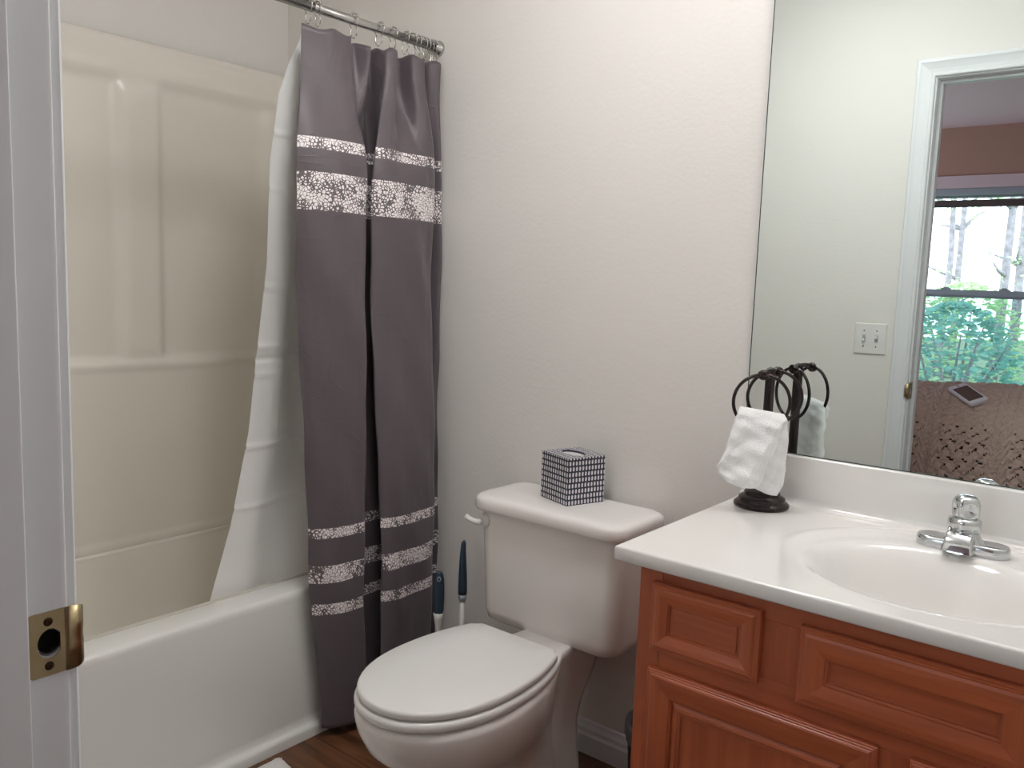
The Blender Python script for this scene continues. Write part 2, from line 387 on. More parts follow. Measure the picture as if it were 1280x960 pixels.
# outline in (y, z): tongue side square with rounded corners, towards the lip slightly raised
yb, yf = -.0365, -.004
def plate_outline(n=5):
    pts = []
    h = .0312
    for (cy, cz, a0) in ((yb + .004, -h + .004, 180), (yf, -h, None), (yf, h, None), (yb + .004, h - .004, 90)):
        if a0 is None: pts.append((cy, cz)); continue
        for k in range(n + 1):
            a = R(a0 + 90 * k / n); pts.append((cy + .004 * math.cos(a), cz + .004 * math.sin(a)))
    return pts
out = plate_outline()
hc, hr = (-.0175, 0.0), .0115
K = 40
def ray_to_outline(a):
    d = (math.cos(a), math.sin(a)); best = 1e9
    for (p, q) in zip(out, out[1:] + out[:1]):
        ex, ey = q[0] - p[0], q[1] - p[1]; den = d[0] * ey - d[1] * ex
        if abs(den) < 1e-12: continue
        px, py = p[0] - hc[0], p[1] - hc[1]
        t = (px * ey - py * ex) / den; s = (px * d[1] - py * d[0]) / den
        if t > 0 and -1e-6 <= s <= 1 + 1e-6: best = min(best, t)
    return (hc[0] + d[0] * best, hc[1] + d[1] * best)
angs = sorted(set([2 * math.pi * k / K for k in range(K)] + [math.atan2(p[1] - hc[1], p[0] - hc[0]) % (2 * math.pi) for p in out]))
def holepts(a):
    # D shaped hole: flat on the lip side
    y = hc[0] + hr * math.cos(a) * 1.0; z = hr * 1.25 * math.sin(a)
    return (min(y, hc[0] + hr * .8), z)
A0 = [ray_to_outline(a) for a in angs]; B0 = [holepts(a) for a in angs]
for i in range(len(angs)):
    j = (i + 1) % len(angs)
    for x, fl in ((T, 0), (.0002, 1)):
        q = [(x, *A0[i]), (x, *A0[j]), (x, *B0[j]), (x, *B0[i])]
        bm.faces.new([bm.verts.new(p) for p in (q if not fl else q[::-1])])
    bm.faces.new([bm.verts.new(p) for p in ((T, *A0[i]), (.0002, *A0[i]), (.0002, *A0[j]), (T, *A0[j]))])
    bm.faces.new([bm.verts.new(p) for p in ((T, *B0[i]), (-.012, *B0[i]), (-.012, *B0[j]), (T, *B0[j]))])
bmesh.ops.remove_doubles(bm, verts=bm.verts[:], dist=1e-5)
link('plate', bm, M['brass'], sp)
# lip
bm = bmesh.new()
cur = [(-.004, T, .0312), (.002, T, .0314), (.007, T - .0002, .0310), (.0105, T - .0012, .0300), (.0135, T - .0035, .0285), (.0155, T - .0070, .0262), (.0162, T - .0110, .0225), (.0162, T - .0150, .0215)]
rows = []
for i, (y, x, h) in enumerate(cur):
    rows.append([(x, y, -h), (x, y, -.006 - .001 * i * .2), (x - (.0012 if 1 < i < 6 else 0), y, 0), (x, y, .006), (x, y, h)])
rr = loft(bm, rows, False, False, closed=False)
link('lip', bm, M['brass'], sp, solid=.0015, smooth=True)
bm = bmesh.new(); lathe(bm, [(.010, 0), (.0101, .014)], n=24, cap1=False)
bmesh.ops.rotate(bm, verts=bm.verts[:], cent=(0, 0, 0), matrix=Matrix.Rotation(R(90), 3, 'Y')); bmesh.ops.translate(bm, verts=bm.verts[:], vec=(-.0155, -.0175, 0)); link('bolt_recess', bm, M['hole'], sp)
for s in (-1, 1):
    bm = bmesh.new(); prof = [(.0042, 0), (.0042, .0004), (.0030, .0010), (.0012, .0012), (.0010, .0004)]
    lathe(bm, [(r * 1.0, z) for r, z in prof], n=20)
    bmesh.ops.rotate(bm, verts=bm.verts[:], cent=(0, 0, 0), matrix=Matrix.Rotation(R(90), 3, 'Y'))
    sc = link('screw', bm, M['brassdark'], sp, loc=(T, -.019, s * .0215))
# jamb hole is behind the plate: the recess box sits inside the jamb board

# ------------------------------------------------------------------ tub and surround (one moulded unit)
tub = empty('bathtub', (-1.37, -.755, 0), 'white alcove bathtub with moulded wall surround beside the toilet', 'bathtub')
TX, TY = 1.37, .755            # empty offset
XA, XLIP, ZR_, ZLIP = -1.02, -1.0, .421, .029
XI = -1.705                     # inner back face of the surround
Y0, Y1 = YD + .004, -.004
def T_(p): return (p[0] + 1.37, p[1] + .755, p[2])
bm = bmesh.new()
# apron profile (x, z) swept along y
prof = [(XLIP, 0), (XLIP, ZLIP - .006), (XLIP - .002, ZLIP), (XLIP - .010, ZLIP + .004), (XA + .001, ZLIP + .010), (XA + .002, ZLIP + .03), (XA + .001, .25), (XA, ZR_ - .020), (XA - .002, ZR_ - .008), (XA - .007, ZR_ - .001), (XA - .014, ZR_ + .0015), (XA - .05, ZR_ + .001), (XA - .085, ZR_), (XA - .097, ZR_ - .003), (XA - .103, ZR_ - .012)]
loft(bm, [[T_((x, y, z)) for x, z in prof] for y in (Y0, -.9, -.5, Y1)], False, False, closed=False)
link('apron', bm, M['tub'], tub, smooth=True)
# basin: lofted rounded rectangles going down
bm = bmesh.new()
bx0, bx1, by0, by1 = XI + .028, XA - .103, Y0 + .07, Y1 - .07
rings = []
for t, z in ((0, ZR_ - .012), (.008, ZR_ - .05), (.03, .25), (.055, .15), (.09, .105), (.15, .09)):
    rings.append([T_(p) for p in rrect(bx0 + t * .8, bx1 - t, by0 + t, by1 - t * 1.2, .10, z, 8)])
loft(bm, rings, False, True)
# deck rim round the basin
ro = [T_(p) for p in rrect(bx0 - .001, bx1, by0, by1, .10, ZR_ - .012, 8)]
r1 = [T_(p) for p in rrect(bx0 - .001, bx1 + .0, by0 - .012, by1 + .012, .10, ZR_, 8)]
r2 = [T_(p) for p in rrect(XI - .01, bx1 + .0, Y0, Y1, .002, ZR_, 8)]
loft(bm, [ro, r1, r2], False, False)
link('tub_basin', bm, M['surround'], tub, smooth=True)
# surround: a U of wall panels; a height field over the perimeter length
ZT = 1.895
bm = bmesh.new()
peri = []
def arc(cx, cy, r, a0, a1, n=8):
    return [(cx + r * math.cos(R(lerp(a0, a1, k / n))), cy + r * math.sin(R(lerp(a0, a1, k / n)))) for k in range(n + 1)]
rc = .07; fx = XA - .012
pts = [(fx, Y1 - .012)]
for k in range(1, 14): pts.append((lerp(fx, XI + rc, k / 14), Y1 - .012))
pts += arc(XI + rc, Y1 - .012 - rc, rc, 90, 180)
ya, yb2 = Y1 - .012 - rc, Y0 + .012 + rc
for k in range(1, 110): pts.append((XI, lerp(ya, yb2, k / 110)))
pts += arc(XI + rc, yb2, rc, 180, 270)
for k in range(1, 15): pts.append((lerp(XI + rc, fx, k / 14), Y0 + .012))
NP = len(pts)
nrm = []
for i in range(NP):
    a = Vector(pts[max(i - 1, 0)]); b = Vector(pts[min(i + 1, NP - 1)]); t = (b - a).normalized(); nrm.append(Vector((-t.y, t.x)))  # inward
    if nrm[-1].dot(Vector(((XA + XI) / 2 - .0, -.755)) - Vector(pts[i])) < 0: nrm[-1] = -nrm[-1]
zs = [ZR_ - .012 + (ZT + .038 - ZR_) * k / 120 for k in range(121)]
def off(x, y, z, k):
    o = 0.0
    # top band: moulded ledge under the upper flange
    o += .010 * (sst(1.795, 1.825, z)) * (1 - sst(1.855, 1.885, z)) + .006 * math.exp(-((z - 1.885) / .010) ** 2)
    o += .004
    # lower panel (below the shelf line) stands proud
    o += .018 * (1 - sst(.975, .995, z))
    o += .012 * math.exp(-((z - .984) / .010) ** 2)
    # bottom ledge along the tub
    o += .006 * math.exp(-((z - ZR_ - .012) / .008) ** 2)
    if x < XI + .02:      # long wall: pilaster between two panels
        p = sst(-.635, -.60, y) * (1 - sst(-.505, -.482, y))
        q = sst(-.80, -.70, -y - 0.0) * 0
        inz = sst(.985, 1.01, z) * (1 - sst(1.78, 1.82, z))
        o += .016 * p * inz
        p2 = sst(-1.11, -1.08, y) * (1 - sst(-.96, -.92, y))
        o += .016 * p2 * inz
        # smooth frame near the corners
        o += .016 * sst(-.16, -.09, y) * inz
    return o
grid = [[bm.verts.new(T_((pts[i][0] + nrm[i].x * off(*pts[i], z, i), pts[i][1] + nrm[i].y * off(*pts[i], z, i), z))) for i in range(NP)] for z in zs]
for a, b in zip(grid, grid[1:]):
    for i in range(NP - 1): bm.faces.new((a[i], a[i + 1], b[i + 1], b[i]))
# nailing flange top: return to the wall
top = [bm.verts.new(T_((pts[i][0] - nrm[i].x * .008, pts[i][1] - nrm[i].y * .008, ZT + .032))) for i in range(NP)]
for i in range(NP - 1): bm.faces.new((grid[-1][i], grid[-1][i + 1], top[i + 1], top[i]))
# front returns
for e in (0, NP - 1):
    x, y = pts[e]; wy = 0 if e == 0 else YD
    col = [bm.verts.new(T_((x, wy - (.001 if e == 0 else -.001), z))) for z in zs]
    for k in range(len(zs) - 1): bm.faces.new((grid[k][e], grid[k + 1][e], col[k + 1], col[k]))
link('wall_surround', bm, M['surround'], tub, smooth=True)

# ------------------------------------------------------------------ curtain rod, rings, curtain, liner
XR, ZROD = -1.02, 1.930
rod = empty('shower_rod', (XR, -.755, ZROD), 'brushed metal shower curtain rod across the top of the bathtub alcove', 'curtain rod')
bm = bmesh.new(); tube(bm, [(0, .755 - .004, 0), (0, .14, 0)], .0115, 20); link('inner_tube', bm, M['rod'], rod, smooth=True)
bm = bmesh.new(); tube(bm, [(0, .30, 0), (0, -.751, 0)], .0132, 20); link('outer_tube', bm, M['rod'], rod, smooth=True)
for s in (-1, 1):
    bm = bmesh.new(); lathe(bm, [(.022, 0), (.023, .004), (.020, .010), (.016, .014), (.014, .022)], n=28)
    bmesh.ops.rotate(bm, verts=bm.verts[:], cent=(0, 0, 0), matrix=Matrix.Rotation(R(90 * s), 3, 'X'))
    link('wall_flange', bm, M['rod'], rod, smooth=True, loc=(0, s * .7545, 0))

ring_ys = [-.468, -.440, -.322, -.232, -.182, -.135, -.110, -.088, -.069, -.052, -.036, -.022]
ringlab = ['chrome curtain ring at the far left end of the row, on the curtain corner',
           'chrome curtain ring second from the left on the rod, close to the first',
           'chrome curtain ring third from the left, after the widest gap']
proto = None
def make_ring():
    e = empty('curtain_ring', (XR, 0, ZROD), '', 'curtain ring', 'roller curtain rings on the shower rod')
    bm = bmesh.new(); pts = []
    for k in range(33):
        a = R(-60 + 300 * k / 32); pts.append((.0185 * math.cos(a), 0, .0185 * math.sin(a)))
    a0 = pts[0]; a1 = pts[-1]
    pts = [(.010, 0, -.040), (.016, 0, -.028)] + pts + [(-.014, 0, -.028), (-.010, 0, -.038), (-.002, 0, -.044), (.005, 0, -.044)]
    tube(bm, pts, .0013, 6); link('wire', bm, M['rod'], e, smooth=True)
    for k in range(5):
        a = R(30 + 30 * k)
        bm = bmesh.new(); bmesh.ops.create_uvsphere(bm, u_segments=10, v_segments=8, radius=.0036)
        link('roller_ball', bm, M['rod'], e, smooth=True, loc=(.0185 * math.cos(a), 0, .0185 * math.sin(a)))
    return e
for i, y in enumerate(ring_ys):
    if proto is None: proto = e = make_ring()
    else:
        e = proto.copy(); COL.objects.link(e)
        for ch in list(proto.children):
            c = ch.copy(); COL.objects.link(c); c.parent = e
    e.location = (XR, y, ZROD); e.rotation_euler = (R(random.uniform(-5, 5)), 0, R(random.uniform(-12, 12)))
    e['label'] = ringlab[i] if i < 3 else ''
names_r = ['fourth', 'fifth', 'sixth', 'seventh', 'eighth', 'ninth', 'tenth', 'eleventh']
rings_all = [o for o in COL.objects if o.name.startswith('curtain_ring')]
rings_all.sort(key=lambda o: o.location.y)
for k, o in enumerate(rings_all[3:-1]):
    o['label'] = 'chrome curtain ring, %s from the left along the shower rod' % names_r[k]
rings_all[-1]['label'] = 'chrome curtain ring at the right end of the rod, next to the wall'

TOP = [(-.487, -1.02), (-.44, -1.0), (-.40, -.995), (-.352, -1.0), (-.335, -1.045), (-.295, -1.052), (-.262, -1.015), (-.246, -1.062), (-.228, -1.062), (-.222, -1.03), (-.215, -1.003), (-.185, -.995), (-.172, -1.055), (-.142, -1.045), (-.125, -.998), (-.085, -.992), (-.075, -1.05), (-.050, -1.0), (-.022, -.99), (-.016, -1.03)]
MID = [(-.527, -.985), (-.500, -.965), (-.44, -.945), (-.38, -.940), (-.330, -.948), (-.334, -.99), (-.305, -1.055), (-.225, -1.07), (-.212, -1.02), (-.262, -.975), (-.312, -.950), (-.262, -.935), (-.20, -.935), (-.15, -.935), (-.11, -.942), (-.066, -.962), (-.060, -1.03), (-.045, -1.02), (-.022, -.98), (-.010, -.985)]
LOW = [(-.486, -.980), (-.465, -.955), (-.42, -.935), (-.37, -.930), (-.338, -.930), (-.342, -.965), (-.308, -.991), (-.228, -.991), (-.214, -.965), (-.252, -.936), (-.286, -.918), (-.25, -.900), (-.20, -.90), (-.16, -.90), (-.11, -.905), (-.078, -.92), (-.068, -.97), (-.050, -.988), (-.025, -.985), (-.010, -.97)]
def catmull(P, t):
    n = len(P) - 1; f = t * n; i = min(int(f), n - 1); u = f - i
    p0, p1, p2, p3 = P[max(i - 1, 0)], P[i], P[i + 1], P[min(i + 2, n)]
    return tuple(.5 * ((2 * b) + (-a + c) * u + (2 * a - 5 * b + 4 * c - d) * u * u + (-a + 3 * b - 3 * c + d) * u ** 3) for a, b, c, d in zip(p0, p1, p2, p3))
def curtain_pt(t, z):
    a = catmull(TOP, t); b = catmull(MID, t); c = catmull(LOW, t)
    k1 = sst(1.88, 1.52, z) if z < 1.88 else 0
    k1 = 1 - sst(1.50, 1.86, z)
    y = lerp(a[0], b[0], k1); x = lerp(a[1], b[1], k1)
    k2 = 1 - sst(.50, 1.25, z)
    y = lerp(y, c[0], k2); x = lerp(x, c[1], k2)
    if z < .5:   # the free edge swings in towards the hem
        e = (1 - sst(0, .35, t)) * (1 - sst(0.0, .5, z)); y += .045 * e
    w = sst(.2, 1.2, z)
    x += .0035 * math.sin(z * 9 + t * 23) * w + .002 * math.sin(z * 23 + t * 41)
    y += .003 * math.sin(z * 7 + t * 11)
    return (max(x, -1.125 if z > .45 else -.990), min(y, -.008), z)
bm = bmesh.new(); uvl = bm.loops.layers.uv.new('UVMap')
NU, NV = 380, 150
ztop, zbot = 1.885, .028
# arc length for the print
arcl = [0]
pp = [curtain_pt(i / NU, 1.2) for i in range(NU + 1)]
for a, b in zip(pp, pp[1:]): arcl.append(arcl[-1] + math.hypot(a[0] - b[0], a[1] - b[1]))
def ztopf(t):   # scallops between the rings
    return ztop - .004 + .004 * math.cos(t * 2 * math.pi * 11)
g = []
for j in range(NV + 1):
    row = []
    for i in range(NU + 1):
        t = i / NU; z = lerp(ztopf(t), zbot, j / NV)
        row.append((bm.verts.new(curtain_pt(t, z)), (arcl[i], z)))
    g.append(row)
for j in range(NV):
    for i in range(NU):
        q = [g[j][i], g[j][i + 1], g[j + 1][i + 1], g[j + 1][i]]
        f = bm.faces.new([v for v, _ in q])
        for lp, (_, uv) in zip(f.loops, q): lp[uvl].uv = uv
cur_o = link('shower_curtain', bm, M['curtain'], smooth=True, solid=.0012)
tag(cur_o, 'dark grey satin shower curtain with white and black mosaic print bands, bunched beside the toilet', 'shower curtain')

LE = [(.27, -.70), (.43, -.665), (.60, -.618), (.85, -.568), (1.06, -.548), (1.29, -.524), (1.555, -.522), (1.72, -.502), (1.80, -.475), (1.86, -.445), (1.885, -.440)]
LXt = [(.27, -1.165), (.43, -1.152), (.6, -1.140), (1.0, -1.125), (1.5, -1.105), (1.885, -1.085)]
CR = [(1.62, .004), (1.48, .003), (1.227, .003), (1.072, .004), (1.040, -.004), (.998, .003), (.807, .004), (.644, .004)]
bm = bmesh.new(); NU2, NV2 = 60, 220; g = []
for j in range(NV2 + 1):
    z = lerp(1.885, .27, j / NV2); row = []
    ye = pw(LE, z); xe = pw(LXt, z)
    for i in range(NU2 + 1):
        t = i / NU2; y = lerp(ye, -.05, t)
        x = xe + .010 * math.sin(t * 15 + .6 * z) * sst(0, .25, t) - .035 * sst(.12, .5, t) * sst(.4, .8, z) * (1 - sst(1.4, 1.8, z))
        x += sum(a * math.exp(-((z - c - .012 * t) / .006) ** 2) for c, a in CR)
        row.append(bm.verts.new((max(x, -1.19), y, z)))
    g.append(row)
for j in range(NV2):
    for i in range(NU2): bm.faces.new((g[j][i], g[j][i + 1], g[j + 1][i + 1], g[j + 1][i]))
tag(link('shower_liner', bm, M['liner'], smooth=True), 'plain white plastic shower liner hanging inside the bathtub behind the grey curtain', 'shower liner')

# ------------------------------------------------------------------ toilet
TXC = -.400
toilet = empty('toilet', (TXC, 0, 0), 'white two piece toilet with closed lid between shower curtain and wooden vanity', 'toilet')
def egg(yb, yf, wb, wm, ym, z, n=48, fp=2.0, cr=.02):
    """outline symmetric in x: flat back (half width wb) at yb, widest wm at ym, rounded front at yf"""
    half = []
    m = n // 2
    for k in range(m + 1):
        a = k / m
        # front quarter ellipse then back curve, param from front (a=0) to back (a=1)
        if a <= .55:
            th = (a / .55) * math.pi / 2
            x = wm * math.sin(th) ** (2 / fp); y = ym - (ym - yf) * math.cos(th) ** (2 / fp) if math.cos(th) > 0 else ym
        else:
            s = (a - .55) / .45
            y = lerp(ym, yb, math.sin(s * math.pi / 2) if False else s)
            x = wb + (wm - wb) * math.sqrt(max(0, 1 - s ** 2.1)) if wb < wm else wm
            x = lerp(wm, wb, s ** 2.2)
        half.append((x, y))
    # round the back corner
    xb, yb_ = half[-1]
    half = half[:-1] + [(xb - cr * .25 + .25 * cr * 0, yb_ - cr * .5), (xb - cr * .6, yb_ - cr * .05), (xb - cr * 1.3, yb_)]
    right = [(x, y, z) for x, y in half]; left = [(-x, y, z) for x, y in half[::-1] if x > 1e-5]
    return right + left
def ring_s(r, c, s, dz):
    return [(c[0] + (x - c[0]) * s, c[1] + (y - c[1]) * s, z + dz) for x, y, z in r]
def slab(name, z0, z1, yb, yf, wb, wm, ym, m, dome=.0, rd=.006, fp=2.1):
    bm = bmesh.new(); base = egg(yb, yf, wb, wm, ym, 0, fp=fp); c = (0, (yb + yf) / 2)
    def ins(d):
        return [(x - d * (x / wm) if True else x, y - d * ((y - c[1]) / abs(yf - c[1])), z) for x, y, z in base]
    R_ = []
    for d, z in ((rd * .8, z0), (rd * .2, z0 + rd * .35), (0, z0 + rd), (0, z1 - rd), (rd * .3, z1 - rd * .3), (rd, z1), (wm * .45, z1 + dome * .8), (wm * .8, z1 + dome)):
        R_.append([(x, y, z) for x, y, _ in ins(d)])
    loft(bm, R_)
    return link(name, bm, m, toilet, smooth=True)
lid_o = slab('seat_lid', .413, .431, -.322, -.776, .124, .1655, -.540, M['seat'], dome=.003, rd=.006, fp=2.12)
slab('seat', .389, .411, -.318, -.782, .126, .171, -.540, M['seat'], dome=0, rd=.008, fp=2.12)
# bowl + pedestal, one china body
bm = bmesh.new(); RG = []
def egg2(yb, yk, wk, yf, wb, wm, ym, z):
    """egg outline (to yb, half width wb) with a narrower deck behind it reaching back to yk"""
    e = egg(yb, yf, wb, wm, ym, z, fp=2.1, cr=.0)
    h = len(e) // 2
    R1 = [p for p in e[:h + 1] if p[0] > -1e-6][:-3]
    deck = [(lerp(wb, wk, min(1, t * 3.2)), lerp(yb, yk, t)) for t in (.03, .10, .25, .55, .9)] + [(wk - .004, yk + .002), (wk - .02, yk + .004)]
    R_ = R1 + [(x, y, z) for x, y in deck]
    return R_ + [(-x, y, zz) for x, y, zz in R_[::-1] if x > 1e-5]
#      z,   yb,    yk,   wk,    yf,    wb,   wm,   ym
for z, yb_, yk_, wk_, yf_, wb_, wm_, ym_ in (
    (0.000, -.30, -.14, .080, -.600, .108, .118, -.40), (.020, -.30, -.14, .085, -.600, .108, .118, -.40), (.032, -.30, -.145, .080, -.585, .100, .108, -.40), (.10, -.28, -.15, .075, -.560, .090, .098, -.40),
    (.17, -.29, -.14, .062, -.575, .085, .102, -.42), (.215, -.30, -.12, .060, -.620, .088, .116, -.46), (.245, -.305, -.10, .060, -.680, .094, .134, -.49), (.270, -.31, -.08, .062, -.724, .100, .150, -.515),
    (.300, -.312, -.065, .064, -.754, .106, .163, -.53), (.340, -.314, -.060, .068, -.773, .113, .172, -.54), (.370, -.314, -.058, .072, -.780, .117, .1745, -.54), (.382, -.314, -.060, .072, -.777, .116, .172, -.54), (.387, -.314, -.066, .068, -.768, .110, .163, -.54)):
    RG.append(egg2(yb_, yk_, wk_, yf_, wb_, wm_, ym_, z))
loft(bm, RG)
link('bowl', bm, M['china'], toilet, smooth=True)
# tank: tapered, rounded vertical corners
bm = bmesh.new(); RG = []
for z, hw, yf_, r in ((.376, .178, -.175, .04), (.378, .192, -.192, .045), (.386, .203, -.203, .045), (.41, .208, -.207, .045), (.67, .222, -.213, .045), (.684, .222, -.213, .045)):
    RG.append(rrect(-hw - .016, hw - .016, yf_, -.022, (r, r, .02, .02), z, 8))
loft(bm, RG); link('tank', bm, M['china'], toilet, smooth=True)
bm = bmesh.new(); RG = []
for z, d in ((.679, .010), (.6805, .003), (.686, 0), (.703, .001), (.710, .004), (.7145, .011), (.717, .025), (.7175, .05)):
    RG.append(rrect(-.252 + d, .220 - d, -.240 + d, -.016 - d * .3, (.06 - d * .4, .06 - d * .4, .03, .03), z, 8))
loft(bm, RG); link('tank_lid', bm, M['china'], toilet, smooth=True)
bm = bmesh.new()
lathe(bm, [(.017, 0), (.0175, .004), (.015, .009), (.011, .011)], n=24)
bmesh.ops.rotate(bm, verts=bm.verts[:], cent=(0, 0, 0), matrix=Matrix.Rotation(R(90), 3, 'X'))
bmesh.ops.translate(bm, verts=bm.verts[:], vec=(-.207, -.2125, .648))
tube(bm, [(-.210, -.222, .648), (-.215, -.230, .645), (-.226, -.236, .646), (-.238, -.240, .651), (-.248, -.242, .657)], [.008, .0088, .008, .0072, .0068], 12)
link('flush_handle', bm, M['white'], toilet, smooth=True)
for s in (-1, 1):
    bm = bmesh.new(); tube(bm, [(s * .060, -.319, .402), (s * .100, -.319, .402)], .0105, 14); tube(bm, [(s * .08, -.319, .387), (s * .08, -.319, .402)], .011, 12); link('hinge', bm, M['seat'], lid_o, smooth=True)
    bm = bmesh.new(); lathe(bm, [(.016, 0), (.016, .008), (.012, .018), (.004, .022)], n=18); link('bolt_cap', bm, M['chrome'], toilet, smooth=True, loc=(s * .106, -.43, .018))
# water supply
bm = bmesh.new(); tube(bm, [(-.15, -.10, .395), (-.15, -.10, .30), (-.165, -.08, .2), (-.17, -.05, .16), (-.17, -.001, .15)], .005, 8); link('supply_line', bm, M['chrome'], toilet, smooth=True)

# ------------------------------------------------------------------ tissue box
bm = bmesh.new(); uvl = bm.loops.layers.uv.new('UVMap'); S, H = .115, .120
def face_uv(ps, uvs):
    f = bm.faces.new([bm.verts.new(p) for p in ps])
    for lp, u in zip(f.loops, uvs): lp[uvl].uv = u
h = S / 2
for k, (ax, ay, bx, by) in enumerate(((-h, -h, h, -h), (h, -h, h, h), (h, h, -h, h), (-h, h, -h, -h))):
    face_uv([(ax, ay, 0), (bx, by, 0), (bx, by, H), (ax, ay, H)], [(k * S, 0), (k * S + S, 0), (k * S + S, H), (k * S, H)])
face_uv([(-h, -h, 0), (-h, h, 0), (h, h, 0), (h, -h, 0)], [(0, 0), (0, S), (S, S), (S, 0)])
# top with an oval opening
n = 32; osq = []; ov = []
for k in range(n):
    a = 2 * math.pi * k / n + R(45); c, s = math.cos(a), math.sin(a); q = h / max(abs(c), abs(s)); osq.append((c * q, s * q)); ov.append((.040 * c, .024 * s))
for k in range(n):
    j = (k + 1) % n
    face_uv([(*osq[k], H), (*osq[j], H), (*ov[j], H), (*ov[k], H)], [osq[k], osq[j], ov[j], ov[k]])
    face_uv([(*ov[k], H), (*ov[j], H), (*ov[j], H - .005), (*ov[k], H - .005)], [(0, 0)] * 4)
face_uv([(*p, H - .005) for p in ov], [(0, 0)] * n)
bmesh.ops.remove_doubles(bm, verts=bm.verts[:], dist=1e-5)
M['film'] = mat('clear_film_over_tissues', (.62, .62, .63), .3)
bm.faces.ensure_lookup_table()
for f in bm.faces:
    if all(v.co.z < H - .003 and v.co.z > .01 for v in f.verts): f.material_index = 1
tb = link('tissue_box', bm, [M['tissue'], M['film']], loc=(-.423, -.088, .7176), rz=R(-19))
tag(tb, 'cube tissue box in navy and white dashes standing on the toilet tank lid', 'tissue box')

# ------------------------------------------------------------------ brushes in the corner
b1 = empty('toilet_brush', (-.778, -.10, 0), 'toilet brush with slim navy handle and white stem nearest the toilet tank', 'brush')
bm = bmesh.new(); tube(bm, [(0, 0, .370), (0, 0, .385), (-.001, 0, .43), (-.002, 0, .48), (-.002, 0, .505), (-.001, 0, .522), (.001, 0, .530)], [.0128, .0132, .0120, .0095, .0078, .0066, .003], 16)
link('handle', bm, M['navy'], b1, smooth=True)
bm = bmesh.new(); lathe(bm, [(.0085, .350), (.0125, .362), (.0130, .371)], n=16); link('collar', bm, mat('pale_blue_plastic', (.42, .46, .52), .35), b1, smooth=True)
bm = bmesh.new(); tube(bm, [(0, 0, .03), (0, 0, .37)], .0075, 12); link('stem', bm, M['white'], b1, smooth=True)
bm = bmesh.new(); lathe(bm, [(.01, .012), (.034, .02), (.036, .06), (.030, .085), (.008, .092)], n=20); link('bristles', bm, M['white'], b1, smooth=True)
bm = bmesh.new(); lathe(bm, [(.044, 0), (.046, .01), (.042, .10), (.045, .125), (.042, .125), (.039, .10), (.040, .008)], n=28); link('holder', bm, M['white'], b1, smooth=True)
b2 = empty('scrub_brush', (-.800, -.175, 0), 'scrubbing brush with wide navy handle and hanging hole beside the shower curtain', 'brush')
bm = bmesh.new()
hp = [(.008, .0), (.012, .004), (.0145, .02), (.0155, .05), (.0150, .085), (.0135, .108), (.0105, .122), (.005, .130)]
rings = []
for w, dz in hp:
    rings.append([(w * math.cos(2 * math.pi * k / 20), .009 * (w / .0155) ** .5 * math.sin(2 * math.pi * k / 20), .322 + dz) for k in range(20)])
loft(bm, rings); hb = link('handle', bm, M['navy'], b2, smooth=True, rz=R(40))
bm = bmesh.new(); tube(bm, [(.0045 * math.cos(2 * math.pi * k / 16), -.0085, .432 + .006 * math.sin(2 * math.pi * k / 16)) for k in range(16)], .0016, 6, closed=True); link('hanging_hole', bm, mat('pale_blue_grey_plastic', (.35, .38, .44), .3), hb, smooth=True)
bm = bmesh.new(); tube(bm, [(0, 0, .02), (0, 0, .26), (0, 0, .285), (0, 0, .312), (0, 0, .330)], [.0065, .0070, .0075, .0115, .0145], 16); link('stem', bm, M['white'], b2, smooth=True)
bm = bmesh.new(); box(bm, -.02, .02, -.03, .03, 0, .05); link('brush_head', bm, M['white'], b2, bevel=.006)

# ------------------------------------------------------------------ bin
bn = empty('waste_bin', (-.066, -.185, 0), 'small dark waste bin on the floor between toilet and vanity', 'bin')
bm = bmesh.new(); lathe(bm, [(.070, 0), (.073, .006), (.090, .262), (.093, .266), (.093, .272), (.089, .272), (.087, .262), (.068, .012)], n=40); link('body', bm, M['black'], bn, smooth=True)
bm = bmesh.new(); lathe(bm, [(.0945, .240), (.0955, .274), (.085, .276), (.082, .20), (.05, .10), (.01, .08)], n=40, cap0=False)
for v in bm.verts:
    if v.co.z < .25: v.co.x += random.uniform(-.003, .003); v.co.y += random.uniform(-.003, .003)
link('bin_liner', bm, M['bag'], bn, smooth=True)

# ------------------------------------------------------------------ bath mat
bm = bmesh.new(); g = []
NX, NY = 60, 60; mx0, mx1, my0, my1 = -.972, -.45, -1.28, -.578
for j in range(NY + 1):
    row = []
    for i in range(NX + 1):
        u, v = i / NX, j / NY
        x = lerp(mx0, mx1, u); y = lerp(my0, my1, v) - .10 * max(0, u - .0)   # mat lies slightly askew
        e = min(u, 1 - u, v, 1 - v); z = .003 + .016 * min(1, e / .03) ** .5 + random.uniform(-.0015, .0015)
        cr = .0
        row.append(bm.verts.new((x + random.uniform(-.0012, .0012), y + random.uniform(-.0012, .0012), z)))
    g.append(row)
for j in range(NY):
    for i in range(NX): bm.faces.new((g[j][i], g[j][i + 1], g[j + 1][i + 1], g[j + 1][i]))
tag(link('bath_mat', bm, M['mat'], smooth=True), 'white bath mat on the dark floor beside the bathtub', 'bath mat')

